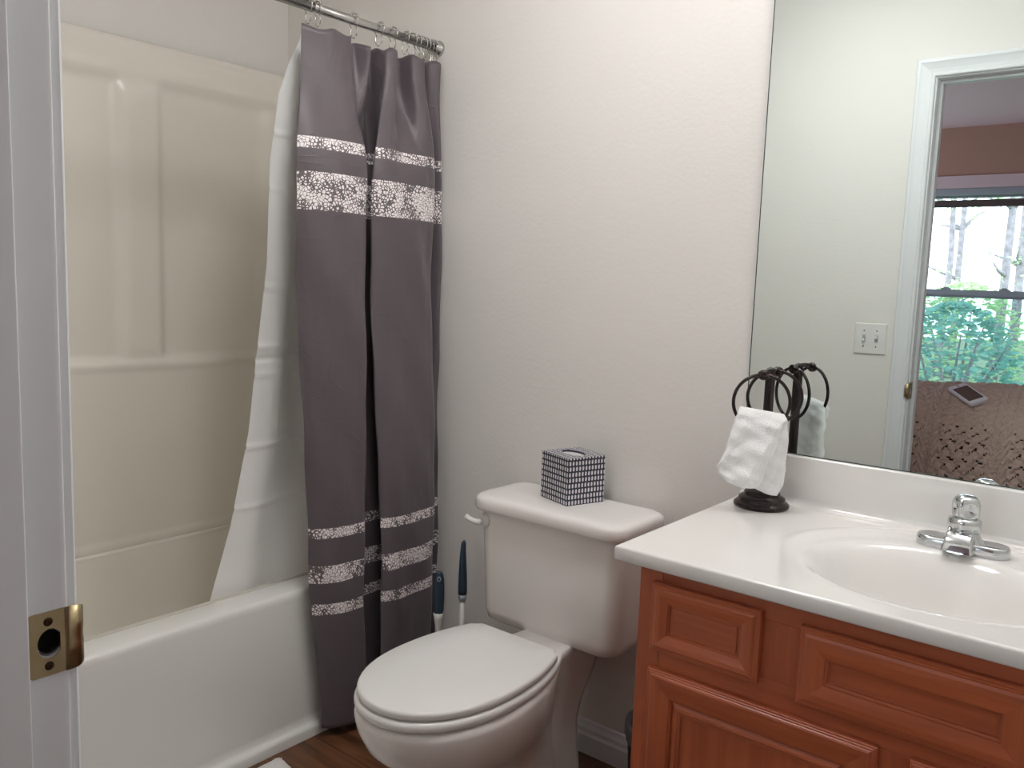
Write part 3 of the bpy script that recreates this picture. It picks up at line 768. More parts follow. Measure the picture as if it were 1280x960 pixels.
# ------------------------------------------------------------------ vanity cabinet
VX0, VX1, VY, VZ = .036, .985, -.525, .770
van = empty('vanity_cabinet', ((VX0 + VX1) / 2, VY / 2, 0), 'reddish cherry wood vanity cabinet under the white sink counter', 'vanity cabinet')
vx, vy = (VX0 + VX1) / 2, VY / 2
def V_(bm):
    bmesh.ops.translate(bm, verts=bm.verts[:], vec=(-vx, -vy, 0)); return bm
bm = bmesh.new()
box(bm, VX0, VX0 + .016, VY + .018, -.003, 0, VZ); box(bm, VX1 - .016, VX1, VY + .018, -.003, 0, VZ)
box(bm, VX0 + .016, VX1 - .016, VY + .02, -.003, .095, .110); box(bm, VX0 + .016, VX1 - .016, -.012, -.003, .11, VZ)
box(bm, VX0 + .016, VX1 - .016, VY + .075, VY + .090, 0, .095)
link('carcass', V_(bm), M['wood_z'], van)
for a, b, z0, z1 in ((VX0, .0821, 0, VZ), (VX1 - .046, VX1, 0, VZ), (.262, .350, .6247, .7248), (.660, .748, .6247, .7248), (.455, .530, .1352, .5748)):
    bm = bmesh.new(); box(bm, a, b, VY, VY + .018, z0, z1); link('face_frame_stile', V_(bm), M['wood_z'], van, bevel=.0008)
for z0, z1 in ((.7250, VZ), (.575, .6245), (.095, .135)):
    bm = bmesh.new(); box(bm, .0823, VX1 - .0463, VY + .0004, VY + .018, z0, z1); link('face_frame_rail', V_(bm), M['wood_x'], van, bevel=.0008)
def panel_front(x0, x1, z0, z1, prof, along='x'):
    bmx = bmesh.new(); rings = []
    for ins, hgt in prof:
        rings.append([(x0 + ins, VY - hgt, z0 + ins), (x1 - ins, VY - hgt, z0 + ins), (x1 - ins, VY - hgt, z1 - ins), (x0 + ins, VY - hgt, z1 - ins)])
    loft(bmx, rings)
    for f in bmx.faces:
        c = f.calc_center_median(); n = f.normal
    return bmx
def assign_grain(o, x0, x1, z0, z1, ox, oz):
    """rails (top and bottom members) take the horizontal grain, stiles the upright one"""
    me = o.data
    for p in me.polygons:
        c = p.center; x = c.x + ox; z = c.z + oz
        dl, dr, db, dt = x - x0, x1 - x, z - z0, z1 - z
        p.material_index = 0 if min(db, dt) < min(dl, dr) else 1
DRW = [(0, .001), (0, .012), (.0015, .0135), (.004, .0135), (.0052, .0150), (.0075, .0150), (.0088, .0168), (.012, .0178), (.020, .0170), (.033, .0130), (.0335, .0105), (.0365, .0105), (.037, .0070), (.0405, .0070), (.041, .0085), (.044, .0085)]
DOR = [(0, .001), (0, .012), (.0015, .0135), (.004, .0135), (.0052, .0150), (.0075, .0150), (.0088, .0168), (.012, .0178), (.022, .0172), (.046, .0135), (.047, .0100), (.050, .0100), (.051, .0065), (.058, .0120), (.063, .0125), (.066, .0095), (.069, .0095), (.070, .0060), (.073, .0060)]
FLS = [(0, .001), (0, .011), (.0015, .0125), (.004, .0125), (.0052, .0145), (.0075, .0145), (.0088, .0168), (.014, .0180), (.024, .0185), (.036, .0172), (.043, .0160), (.0435, .0110), (.0465, .0090), (.047, .0050), (.052, .0045)]
def front(name, x0, x1, z0, z1, prof, label=None):
    bmx = panel_front(x0, x1, z0, z1, prof)
    o = link(name, V_(bmx), [M['wood_x'], M['wood_z']], van)
    assign_grain(o, x0, x1, z0, z1, vx, 0)
    if label: o['label'] = label
    return o
front('drawer', .068, .272, .614, .7405, DRW, 'small square drawer front with a recessed panel')
front('false_drawer_front', .338, .672, .606, .7365, FLS, 'long narrow false drawer front below the sink')
front('drawer', .738, .942, .614, .7405, DRW)
front('door', .068, .469, .118, .5790, DOR)
front('door', .516, .917 + .025, .118, .5790, DOR)

# ------------------------------------------------------------------ counter top with moulded basin
CX0, CX1, CYF, CZ = 0.0, 1.015, -.562, .7975
ct = empty('countertop', ((CX0 + CX1) / 2, CYF / 2, VZ), 'glossy white one piece vanity counter with oval sink and backsplash', 'countertop')
cx_, cy_ = (CX0 + CX1) / 2, CYF / 2
SCX, SCY = .480, -.285
def hgt(x, y):
    dx, dy = x - SCX, y - SCY
    r1 = math.sqrt((dx / .262) ** 2 + (dy / .232) ** 2)
    r2 = math.sqrt((dx / .213) ** 2 + ((y - (SCY - .030)) / .172) ** 2)
    z = CZ
    bk = sst(-.10, .06, dy)
    z += .0016 * bk * math.exp(-((r1 - 1.0) / .045) ** 2)        # raised bead behind the bowl
    z -= .004 * (1 - sst(.84, 1.0, r1))
    if r2 < 1.06:
        t = (1.06 - r2) / 1.06
        z -= .125 * (1 - (1 - sst(0, .60, t)) ** 1.3)
    return z
NXc, NYc = 300, 180
bm = bmesh.new(); g = []
for j in range(NYc + 1):
    row = []
    for i in range(NXc + 1):
        x = lerp(CX0 + .004, CX1, i / NXc); y = lerp(CYF + .004, -.018, j / NYc)
        row.append(bm.verts.new((x - cx_, y - cy_, hgt(x, y) - VZ)))
    g.append(row)
for j in range(NYc):
    for i in range(NXc): bm.faces.new((g[j][i], g[j][i + 1], g[j + 1][i + 1], g[j + 1][i]))
# edges: front and left roll over, then skirt and underside
edge = [g[j][0] for j in range(NYc, -1, -1)] + [g[0][i] for i in range(1, NXc + 1)]
def off_edge(v, d, z, k):
    x, y = v.co.x, v.co.y
    left = k <= NYc; fr = k >= NYc
    return bm.verts.new((x - (d if left else 0), y - (d if fr else 0), z))
prev = edge; zt = CZ - VZ
for d, z in ((.0028, zt - .0012), (.004, zt - .004), (.004, .0035), (.0028, .0008), (-.002, 0.0)):
    cur = [off_edge(v, d, z, k) for k, v in enumerate(edge)]
    for a in range(len(cur) - 1): bm.faces.new((prev[a], prev[a + 1], cur[a + 1], cur[a]))
    prev = cur
link('sink_top', bm, M['counter'], ct, smooth=True)
bm = bmesh.new()
# underside strip along the front and left overhang
box(bm, CX0 + .002 - cx_, VX0 + .01 - cx_, CYF + .002 - cy_, -.002 - cy_, 0.0005, .004); box(bm, VX0 + .01 - cx_, CX1 - cx_, CYF + .002 - cy_, VY + .02 - cy_, 0.0005, .004)
link('underside', bm, M['counter'], ct)
# backsplash with a coved foot
bm = bmesh.new()
prof = [(-.040, CZ - .0002), (-.032, CZ + .0006), (-.026, CZ + .003), (-.022, CZ + .008), (-.020, CZ + .016), (-.020, .9015), (-.0188, .905), (-.016, .9065), (-.002, .9065), (-.002, CZ - .01)]
loft(bm, [[(x - cx_, y - cy_, z - VZ) for y, z in prof] for x in (CX0 + .0005, CX0 + .004, CX1)])
link('backsplash', bm, M['counter'], ct, smooth=False, bevel=.001)
bm = bmesh.new(); lathe(bm, [(.020, 0), (.022, .002), (.018, .003), (.016, .001), (.004, .0)], n=28); link('drain', bm, M['chrome'], ct, smooth=True, loc=(SCX - cx_, SCY - .02 - cy_, hgt(SCX, SCY - .02) - VZ))

# ------------------------------------------------------------------ faucet
FX, FY, FZ = .480, -.100, CZ - .004
fa = empty('faucet', (FX, FY, FZ), 'chrome single handle bathroom faucet behind the oval sink', 'faucet')
bm = bmesh.new(); R_ = []
def stad(hw, hd, z, n=12):
    out = []
    for k in range(n + 1):
        a = R(-90 + 180 * k / n); out.append((hw - hd + hd * math.cos(a), hd * math.sin(a), z))
    for k in range(n + 1):
        a = R(90 + 180 * k / n); out.append((-(hw - hd) + hd * math.cos(a), hd * math.sin(a), z))
    return out
for hw, hd, z in ((.079, .027, 0), (.080, .028, .002), (.080, .028, .015), (.078, .0262, .0195), (.074, .0225, .0205), (.069, .018, .0170)):
    R_.append(stad(hw, hd, z))
loft(bm, R_); link('base_plate', bm, M['chrome'], fa, smooth=True)
# centre saddle that sweeps up to the body
bm = bmesh.new(); R_ = []
for wx, dy, z, yo in ((.050, .0275, .008, 0), (.040, .0272, .016, 0), (.031, .0265, .025, 0), (.0275, .0262, .032, 0), (.0262, .0255, .038, 0)):
    R_.append([(wx * math.copysign(abs(math.cos(a)) ** .8, math.cos(a)), yo + dy * math.copysign(abs(math.sin(a)) ** .8, math.sin(a)), z) for a in [2 * math.pi * k / 32 for k in range(32)]])
loft(bm, R_); link('saddle', bm, M['chrome'], fa, smooth=True)
bm = bmesh.new(); lathe(bm, [(.0265, .036), (.0285, .038), (.0290, .056), (.0280, .060), (.0235, .062), (.0220, .064)], n=36); link('body', bm, M['chrome'], fa, smooth=True)
# short wide spout: a flat fronted apron sweeping down and forward from the body
bm = bmesh.new(); R_ = []
for z, w, yy, y0 in ((.040, .0215, -.030, -.012), (.036, .0225, -.040, -.012), (.026, .0235, -.050, -.012), (.014, .0260, -.056, -.012), (.006, .0275, -.058, -.02)):
    R_.append([(x * w, y, z) for x, y in ((-1, y0), (-1, yy + .010), (-.97, yy + .004), (-.88, yy), (-.4, yy - .0015), (.4, yy - .0015), (.88, yy), (.97, yy + .004), (1, yy + .010), (1, y0))])
loft(bm, R_); sp_o = link('spout', bm, M['chrome'], fa, smooth=True, bevel=.0012)
bm = bmesh.new(); lathe(bm, [(.0095, 0), (.0105, .002), (.0105, .010)], n=20); link('aerator', bm, M['chrome'], sp_o, smooth=True, loc=(0, -.044, .0015))
# domed lever handle with scooped sides
bm = bmesh.new(); R_ = []
for z, r, lob in ((.063, .0200, 0), (.066, .0235, .0010), (.072, .0255, .0040), (.079, .0262, .0055), (.086, .0265, .0045), (.092, .0255, .0020), (.098, .0225, .0005), (.103, .0170, 0), (.1055, .010, 0), (.106, .004, 0)):
    R_.append([((r - lob * (1 - math.cos(a * 4 + 1.2))) * math.cos(a), (r - lob * (1 - math.cos(a * 4 + 1.2))) * math.sin(a), z) for a in [2 * math.pi * k / 40 for k in range(40)]])
loft(bm, R_)
h_ = link('handle', bm, M['chrome'], fa, smooth=True)
bm = bmesh.new(); tube(bm, [(0, .024, .058), (0, .024, .078)], .002, 8); lathe(bm, [(.002, .078), (.004, .080), (.004, .084), (.001, .086)], c=(0, .024, 0), n=10); link('lift_rod', bm, M['chrome'], fa, smooth=True)

# ------------------------------------------------------------------ towel ring stand
SX, SY = .079, -.088
st = empty('towel_ring_stand', (SX, SY, CZ), 'dark bronze countertop towel stand with two rings in front of the mirror', 'towel stand')
bm = bmesh.new(); lathe(bm, [(.057, 0), (.059, .003), (.059, .007), (.055, .011), (.049, .0135), (.050, .017), (.049, .021), (.041, .025), (.0375, .027), (.0385, .030), (.036, .035), (.022, .039), (.0125, .043), (.0110, .050)], n=56)
link('base', bm, M['bronze'], st, smooth=True)
bm = bmesh.new(); lathe(bm, [(.0105, .045), (.0105, .282), (.0122, .285), (.0122, .290), (.0095, .293), (.0105, .298), (.0080, .303), (.001, .306)], n=24); link('post', bm, M['bronze'], st, smooth=True)
tdir = Vector((math.cos(R(31)), math.sin(R(31)), 0)); ndir = Vector((.10, -.995, 0)).normalized()
# cross bar with coiled ends, running from the near ring to the mirror-side ring
bm = bmesh.new(); pts = [ndir * lerp(-.034, .060, k / 12) + Vector((.004, 0, .297 + .004 * math.sin(k / 12 * math.pi))) for k in range(13)]
tube(bm, pts, .0052, 12)
for e in (-.034, .060):
    c = ndir * e + Vector((.004, 0, .294))
    coil = [c + tdir * (.009 * math.cos(a)) + Vector((0, 0, .007 * math.sin(a))) + ndir * (a / (4 * math.pi) - .5) * .010 for a in [k * math.pi / 8 for k in range(33)]]
    tube(bm, coil, .0042, 10)
    bmesh.ops.create_uvsphere(bm, u_segments=14, v_segments=10, radius=.0085, matrix=Matrix.Translation(c + Vector((0, 0, .002))))
cb_o = link('cross_bar', bm, M['bronze'], st, smooth=True)
RR = .0575
ring_c = []
for e, dz in ((.064, 0), (-.030, .002)):
    c = ndir * e + Vector((.004, 0, .294 - RR + dz))
    ring_c.append(c)
    bm = bmesh.new(); tube(bm, [c + tdir * (RR * math.cos(a)) + Vector((0, 0, RR * math.sin(a))) for a in [2 * math.pi * k / 56 for k in range(56)]], .0036, 12, closed=True)
    link('towel_ring', bm, M['bronze'], cb_o, smooth=True)
# hand towel folded through the near ring
RC = ring_c[0] + Vector((SX, SY, CZ))
nr = Vector((tdir.y, -tdir.x, 0))      # horizontal normal of the ring, towards the viewer
bm = bmesh.new()
def towel_sheet(l_tab, r_tab, y_tab, thick, z0, z1, seed, NS=80, NT=110, hem=lambda u: 0, top=lambda u: 0):
    """one folded flap: closed outline per height, soft irregular folds"""
    rings = []
    for i in range(NS + 1):
        s = i / NS; l, r, yc = pw(l_tab, s), pw(r_tab, s), pw(y_tab, s); ring = []
        th = thick * pw([(0, .30), (.03, .62), (.08, .9), (.2, 1), (.9, 1), (.96, .8), (1, .35)], s)
        for k in range(NT):
            a = 2 * math.pi * k / NT; ca, sa = math.cos(a), math.sin(a)
            px = (l + r) / 2 + (r - l) / 2 * math.copysign(abs(ca) ** .55, ca)
            u = (px - l) / (r - l); py = yc + th * math.copysign(abs(sa) ** .75, sa)
            f = .0030 * math.sin(8 * u + 3.1 * s + seed) + .0022 * math.sin(19 * s + 4 * u + 2.2 * math.sin(3 * u + seed)) + .0012 * math.sin(37 * s - 9 * u + seed * 2) + .0010 * math.sin(27 * u + 11 * s)
            py += f * sst(0, .15, s)
            px += .0016 * math.sin(14 * s + seed + 2 * sa)
            z = lerp(z0, z1, s) + hem(u) * sst(.55, 1, s) + top(u) * (1 - sst(0, .3, s))
            ring.append(RC + tdir * px + nr * py + Vector((0, 0, z)))
        rings.append(ring)
    loft(bm, rings)
# outer flap, wide at the lower left, hem curling up to the left; second flap hanging behind on the right
towel_sheet([(0, -.044), (.08, -.050), (.3, -.058), (.6, -.074), (.78, -.082), (.90, -.080), (1, -.064)],
            [(0, .046), (.08, .052), (.3, .040), (.6, .026), (.85, .012), (1, .000)],
            [(0, .004), (.1, .008), (.5, .014), (1, .014)], .0135, -.010, -.182, .4, hem=lambda u: .012 * (1 - u) - .004 * math.sin(3 * u), top=lambda u: -.012 * u)
towel_sheet([(0, -.040), (.1, -.050), (.5, -.054), (.8, -.050), (1, -.046)],
            [(0, .048), (.1, .058), (.4, .060), (.7, .060), (.88, .055), (1, .046)],
            [(0, -.002), (.2, -.004), (1, -.004)], .0135, -.012, -.196, 2.1, hem=lambda u: .022 * (1 - u) + .004 * math.sin(6 * u), top=lambda u: -.012 * u)
tw = link('hand_towel', bm, M['towel'], smooth=True)
tag(tw, 'white terry hand towel folded through the near ring of the dark towel stand', 'towel')

# ------------------------------------------------------------------ mirror
bm = bmesh.new(); box(bm, -.003, 1.0, -.0065, -.001, .9085, 1.99)
box(bm, -.005, -.0028, -.0068, -.001, .9075, 1.99); box(bm, -.005, 1.0, -.0068, -.001, .9068, .9088)
for k, f in enumerate(bm.faces):
    f.material_index = 0 if (f.calc_center_median().y < -.006 and k < 6) else 1
mi = link('wall_mirror', bm, [M['mirror'], M['mirroredge']])
tag(mi, 'large frameless wall mirror above the vanity backsplash', 'mirror')

# ------------------------------------------------------------------ vanity light above the mirror (just over the frame)
vl = empty('vanity_light', (0.5, -.002, 2.2), 'four globe vanity light bar on the wall above the mirror', 'wall light')
bm = bmesh.new(); box(bm, -.31, .31, -.03, 0, -.05, .05); link('back_plate', bm, M['chrome'], vl, bevel=.004)
M['globe'] = mk_emit('lit_globe', (1.0, .98, .965), 4.2)
for k in range(4):
    gx = -.225 + .15 * k
    bm = bmesh.new(); lathe(bm, [(.022, 0), (.022, .02), (.03, .022)], n=16)
    bmesh.ops.rotate(bm, verts=bm.verts[:], cent=(0, 0, 0), matrix=Matrix.Rotation(R(90), 3, 'X')); so = link('socket', bm, M['chrome'], vl, smooth=True, loc=(gx, -.028, 0))
    bm = bmesh.new(); bmesh.ops.create_uvsphere(bm, u_segments=24, v_segments=16, radius=.055); link('globe', bm, M['globe'], so, smooth=True, loc=(0, -0.12, 0))
cl = empty('added_ceiling_light', (-0.25, -0.78, ZC), 'round flush white ceiling light, unseen, added to fill the bathroom with light', 'ceiling light')  # added unseen fixture, evens out the light across the bathroom
bm = bmesh.new(); lathe(bm, [(.17, 0), (.17, -.02), (.165, -.022)], n=40); link('rim', bm, M['white'], cl, smooth=True)
M['dome'] = mk_emit('fill_light_dome', (1.0, .985, .965), 7.2)
bm = bmesh.new(); lathe(bm, [(.162, -.021), (.155, -.045), (.125, -.065), (.07, -.080), (.004, -.084)], n=40); link('diffuser', bm, M['dome'], cl, smooth=True)

# ------------------------------------------------------------------ light switch on the door wall (seen in the mirror)
sw = empty('light_switch', (-.1765, YD, 1.098), 'white double toggle light switch plate beside the doorway, seen in the mirror', 'light switch')
bm = bmesh.new(); box(bm, -.058, .058, 0, .005, -.0575, .0575); link('cover_plate', bm, M['white'], sw, bevel=.0035, seg=3)
for s in (-1, 1):
    bm = bmesh.new(); box(bm, s * .023 - .006, s * .023 + .006, .0045, .0055, -.013, .013); link('toggle_slot', bm, M['sash'], sw)
    bm = bmesh.new(); v = box(bm, s * .023 - .0045, s * .023 + .0045, .005, .018, -.004 + s * .005, .006 + s * .005); link('toggle', bm, M['white'], sw, bevel=.001)
    for t in (-1, 1):
        bm = bmesh.new(); bmesh.ops.create_uvsphere(bm, u_segments=10, v_segments=6, radius=.003); link('screw', bm, M['rod'], sw, loc=(s * .023, .005, t * .030))

# ------------------------------------------------------------------ bedroom window
win = bpy.data.objects.new('window_1', None); COL.objects.link(win); win.location = ((WX0 + WX1) / 2, BY, WZ0); win['kind'] = 'structure'
wx, wz = (WX0 + WX1) / 2, WZ0
def W_(bm): bmesh.ops.translate(bm, verts=bm.verts[:], vec=(-wx, -BY, -wz)); return bm
bm = bmesh.new(); cw = .085
box(bm, WX0 - cw, WX0, BY, BY + .02, WZ0 - .02, WZ1 + cw); box(bm, WX1, WX1 + cw, BY, BY + .02, WZ0 - .02, WZ1 + cw); box(bm, WX0, WX1, BY, BY + .02, WZ1, WZ1 + cw); box(bm, WX0 - cw, WX1 + cw, BY, BY + .05, WZ0 - .03, WZ0)
link('window_casing', W_(bm), M['bedtrim'], win, bevel=.002)
bm = bmesh.new(); fw = .035; yo = BY - .08
def frame(bm, x0, x1, z0, z1, w, y0, y1, wb=None):
    wb = wb or w
    box(bm, x0, x0 + w, y0, y1, z0, z1); box(bm, x1 - w, x1, y0, y1, z0, z1); box(bm, x0 + w, x1 - w, y0, y1, z1 - w, z1); box(bm, x0 + w, x1 - w, y0, y1, z0, z0 + wb)
frame(bm, WX0, WX1, WZ0, WZ1, .02, BY - .14, BY - .005); link('window_frame', W_(bm), M['sash'], win)
ZM = 1.288
bm = bmesh.new(); frame(bm, WX0 + .02, WX1 - .02, ZM - .028, WZ1 - .02, .038, BY - .12, BY - .085, .030); link('upper_sash', W_(bm), M['sash'], win)
bm = bmesh.new(); frame(bm, WX0 + .02, WX1 - .02, WZ0 + .02, ZM + .028, .038, BY - .08, BY - .045, .05)
for lx in (-.655, -.285): box(bm, lx - .032, lx + .032, BY - .07, BY - .03, ZM + .027, ZM + .038); box(bm, lx - .018, lx + .018, BY - .065, BY - .03, ZM + .038, ZM + .046)
link('lower_sash', W_(bm), M['sash'], win)
bm = bmesh.new(); box(bm, WX0 + .05, WX1 - .05, BY - .105, BY - .101, ZM, WZ1 - .05); link('upper_pane', W_(bm), M['glass'], win)
bm = bmesh.new(); box(bm, WX0 + .05, WX1 - .05, BY - .065, BY - .061, WZ0 + .06, ZM - .005); link('lower_pane', W_(bm), M['glass'], win)
bm = bmesh.new(); v = [bm.verts.new(p) for p in ((WX0 + .04, BY - .130, WZ0 + .03), (WX1 - .04, BY - .130, WZ0 + .03), (WX1 - .04, BY - .130, ZM), (WX0 + .04, BY - .130, ZM))]; bm.faces.new(v)
link('insect_screen', W_(bm), M['screen'], win)
bl = empty('window_blind', (wx, BY - .02, WZ1 - .02), 'dark brown window blind pulled all the way up, seen in the mirror', 'blind')
bm = bmesh.new(); box(bm, -.60, .60, -.015, .015, -.108, -.060)
for k in range(6): box(bm, -.60, .60, -.018, .018, -.108 + k * .008, -.105 + k * .008)
link('slat_stack', bm, M['blind'], bl)
bm = bmesh.new(); box(bm, -.61, .61, -.016, .016, -.025, .018); link('head_rail', bm, M['sash'], bl)
for lx in (-.45, .45):
    bm = bmesh.new(); tube(bm, [(lx, 0, -.10), (lx, 0, 0)], .0015, 6); link('lift_cord', bm, M['sash'], bl)

# ------------------------------------------------------------------ armchair under a crocheted throw, with a phone on it
AX0, AX1 = -.72, .42
ac = empty('armchair', ((AX0 + AX1) / 2, -2.45, 0), 'dark upholstered chair hidden under the crocheted throw, seen in the mirror', 'chair')
ax = (AX0 + AX1) / 2
def prof_chair(s):   # closed side outline of the rounded back, (y, z), back faces the bathroom
    return s
cp = [(-2.06, .06), (-2.04, .30), (-2.05, .55), (-2.08, .70), (-2.14, .775), (-2.22, .820), (-2.32, .845), (-2.42, .842), (-2.50, .80), (-2.54, .70), (-2.56, .45)]
bm = bmesh.new(); rings = []
for t, sc in ((0, .94), (.04, .985), (.1, 1), (.9, 1), (.96, .985), (1, .94)):
    x = lerp(AX0, AX1, t) - ax
    rings.append([(x, (y + 2.30) * sc + 2.45 - 2.30, .06 + (z - .06) * sc) for y, z in cp + [(-2.56, .06)]])
loft(bm, rings); link('backrest', bm, M['chair'], ac, smooth=False, bevel=.01)
bm = bmesh.new(); box(bm, AX0 + .12 - ax, AX1 - .12 - ax, -.72, -.10, .22, .45); link('seat', bm, M['chair'], ac, bevel=.03, seg=4)
for s in (-1, 1):
    bm = bmesh.new(); x0 = (AX0 + .06 - ax) if s < 0 else (AX1 - .16 - ax); box(bm, x0, x0 + .10, -.74, -.08, .06, .60); link('armrest', bm, M['chair'], ac, bevel=.03, seg=4)
    for yy in (-.68, .30):
        bm = bmesh.new(); lathe(bm, [(.018, 0), (.025, .065)], n=14); link('leg', bm, M['black'], ac, loc=(s * .45, yy, 0))
# throw: thick knitted sheet with rows of openings, draped front to back
def cyl_path(cp, off):
    out = []
    for i, (y, z) in enumerate(cp):
        a = cp[max(i - 1, 0)]; b = cp[min(i + 1, len(cp) - 1)]
        ty, tz = b[0] - a[0], b[1] - a[1]; L = math.hypot(ty, tz); out.append((y + off * tz / L, z - off * ty / L))
    return out
op = cyl_path([(-2.02, .10)] + cp[1:10], .030)
ln = [0]
for a, b in zip(op, op[1:]): ln.append(ln[-1] + math.hypot(a[0] - b[0], a[1] - b[1]))
def op_at(s):
    s *= ln[-1]
    for i in range(len(ln) - 1):
        if s <= ln[i + 1] or i == len(ln) - 2:
            t = (s - ln[i]) / (ln[i + 1] - ln[i]); p0 = op[max(i - 1, 0)]; p1 = op[i]; p2 = op[i + 1]; p3 = op[min(i + 2, len(op) - 1)]
            return tuple(.5 * ((2 * b) + (-a + c) * t + (2 * a - 5 * b + 4 * c - d) * t * t + (-a + 3 * b - 3 * c + d) * t ** 3) for a, b, c, d in zip(p0, p1, p2, p3))
bm = bmesh.new(); NU3, NV3 = 260, 190; g = []
LU, LV = AX1 - AX0 + .06, ln[-1]
def knit(u, v):
    """u across (m), v along (m): rope cables with open work between; height and hole flag"""
    cell = .052; row = .036
    cab = math.fmod(u + 10, .26)
    iscab = cab < .075
    if iscab:
        h = .009 * abs(math.sin(cab / .075 * math.pi * 2)) + .004 * math.sin(v * 160 + (6 if cab < .0375 else -6) * cab * 60)
        return h, False
    uu = math.fmod(u + .5 * cell * (int((v + 5) / row) % 2) + 10, cell) / cell; vv = math.fmod(v + 5 + .008 * math.sin((u) * 120), row) / row
    h = .006 * math.sin(vv * math.pi) + .003 * math.cos(uu * 2 * math.pi)
    return h, (.20 < uu < .80 and .28 < vv - .35 * (uu - .5) < .76)
for j in range(NV3 + 1):
    v = j / NV3; y, z = op_at(v); y2, z2 = op_at(min(1, v + .01)); y1, z1 = op_at(max(0, v - .01)); ty, tz = y2 - y1, z2 - z1; L = math.hypot(ty, tz) or 1
    ny, nz = tz / L, -ty / L; row = []
    for i in range(NU3 + 1):
        u = i / NU3; x = lerp(AX0 - .03, AX1 + .03, u)
        hh, ho = knit(u * LU, v * LV)
        w = .012 * math.sin(x * 7 + 1) + .010 * math.sin(x * 15 + v * 3) * (1 - v * .5)
        d = hh + w * (1 - sst(.35, .6, v)) + .010 * math.sin(x * 9) * sst(.5, .7, v)
        row.append((bm.verts.new((x, y + ny * d, z + nz * d)), ho and .06 < v < .50))
    g.append(row)
for j in range(NV3):
    for i in range(NU3):
        q = (g[j][i], g[j][i + 1], g[j + 1][i + 1], g[j + 1][i])
        if sum(1 for _, ho in q if ho) >= 4: continue
        bm.faces.new([v for v, _ in q])
tag(link('crochet_throw', bm, M['yarn'], smooth=True, solid=.006), 'beige chunky crocheted throw draped over the chair back, seen in the mirror', 'blanket')
# phone, resting on the slope of the throw
ph = empty('smartphone', (.050, -2.176, .850), 'white framed smartphone lying on the crocheted throw, seen in the mirror', 'phone')
bm = bmesh.new(); loft(bm, [rrect(-.041 + d, .041 - d, -.080 + d, .080 - d, .012, z, 6) for d, z in ((.001, 0), (0, .001), (0, .012), (.001, .013))]); link('body', bm, mat('white_phone_case', (.68, .66, .74), .3), ph)
bm = bmesh.new(); loft(bm, [rrect(-.033, .033, -.056, .056, .003, z, 3) for z in (.0128, .0136)]); link('screen', bm, mat('phone_screen', (.10, .06, .05), .12), ph)
bm = bmesh.new(); lathe(bm, [(.0065, .013), (.0065, .0137)], c=(0, -.068, 0), n=18); link('home_button', bm, mat('phone_button', (.30, .29, .33), .3), ph)
ph.rotation_mode = 'QUATERNION'
lx = Vector((.118, .10, -.051)).normalized(); nn = Vector((.0215, .485, 1)).normalized(); lx = (lx - nn * lx.dot(nn)).normalized(); wxv = lx.cross(nn)
ph.rotation_quaternion = Matrix((wxv, lx, nn)).transposed().to_quaternion()

# ------------------------------------------------------------------ outdoors
bm = bmesh.new(); v = [bm.verts.new(p) for p in ((-25, -40, -.6), (25, -40, -.6), (25, BY - .2, -.6), (-25, BY - .2, -.6))]; bm.faces.new(v)
tag(link('lawn', bm, M['lawn']), 'green lawn outside the bedroom window, seen in the mirror', 'grass', kind='stuff')
def tree(x, y, h, cr, m, label, dens=900, lz=.35, leafs=.11):
    t = empty('tree', (x, y, -.6), label, 'tree', 'trees outside the bedroom window')
    bm = bmesh.new(); rnd = random.Random(int(x * 91 + y * 37))
    tr = [(0, 0, 0)]
    for k in range(1, 9): tr.append((tr[-1][0] + rnd.uniform(-.06, .06), tr[-1][1] + rnd.uniform(-.06, .06), h * k / 8))
    tube(bm, tr, [lerp(.060, .012, k / 8) * h / 6 for k in range(9)], 8)
    tips = []
    for k in range(16):
        b = tr[rnd.randint(2, 8)]; a = rnd.uniform(0, 6.28); L = rnd.uniform(.4, 1.) * cr
        e = (b[0] + L * math.cos(a), b[1] + L * math.sin(a), b[2] + rnd.uniform(.1, .8) * L); mm = tuple(lerp(p, q, .5) + rnd.uniform(-.08, .08) for p, q in zip(b, e))
        tube(bm, [b, mm, e], [.035 * h / 6, .02 * h / 6, .006], 5); tips += [mm, e]
    link('trunk', bm, M['bark'], t, smooth=True)
    bm = bmesh.new()
    for k in range(dens):
        c = Vector(rnd.choice(tips)) + Vector((rnd.gauss(0, 1), rnd.gauss(0, 1), rnd.gauss(0, .8))) * cr * .28
        s = leafs * rnd.uniform(.5, 1.1); q = Matrix.Rotation(rnd.uniform(0, 6.28), 3, 'Z') @ Matrix.Rotation(rnd.uniform(-1, 1), 3, 'X') @ Matrix.Rotation(rnd.uniform(-1, 1), 3, 'Y')
        bm.faces.new([bm.verts.new(c + q @ Vector(p) * s) for p in ((-.5, 0, 0), (0, -.3, .05), (.5, 0, 0), (0, .3, .05))])
    link('crown', bm, m, t)
    return t
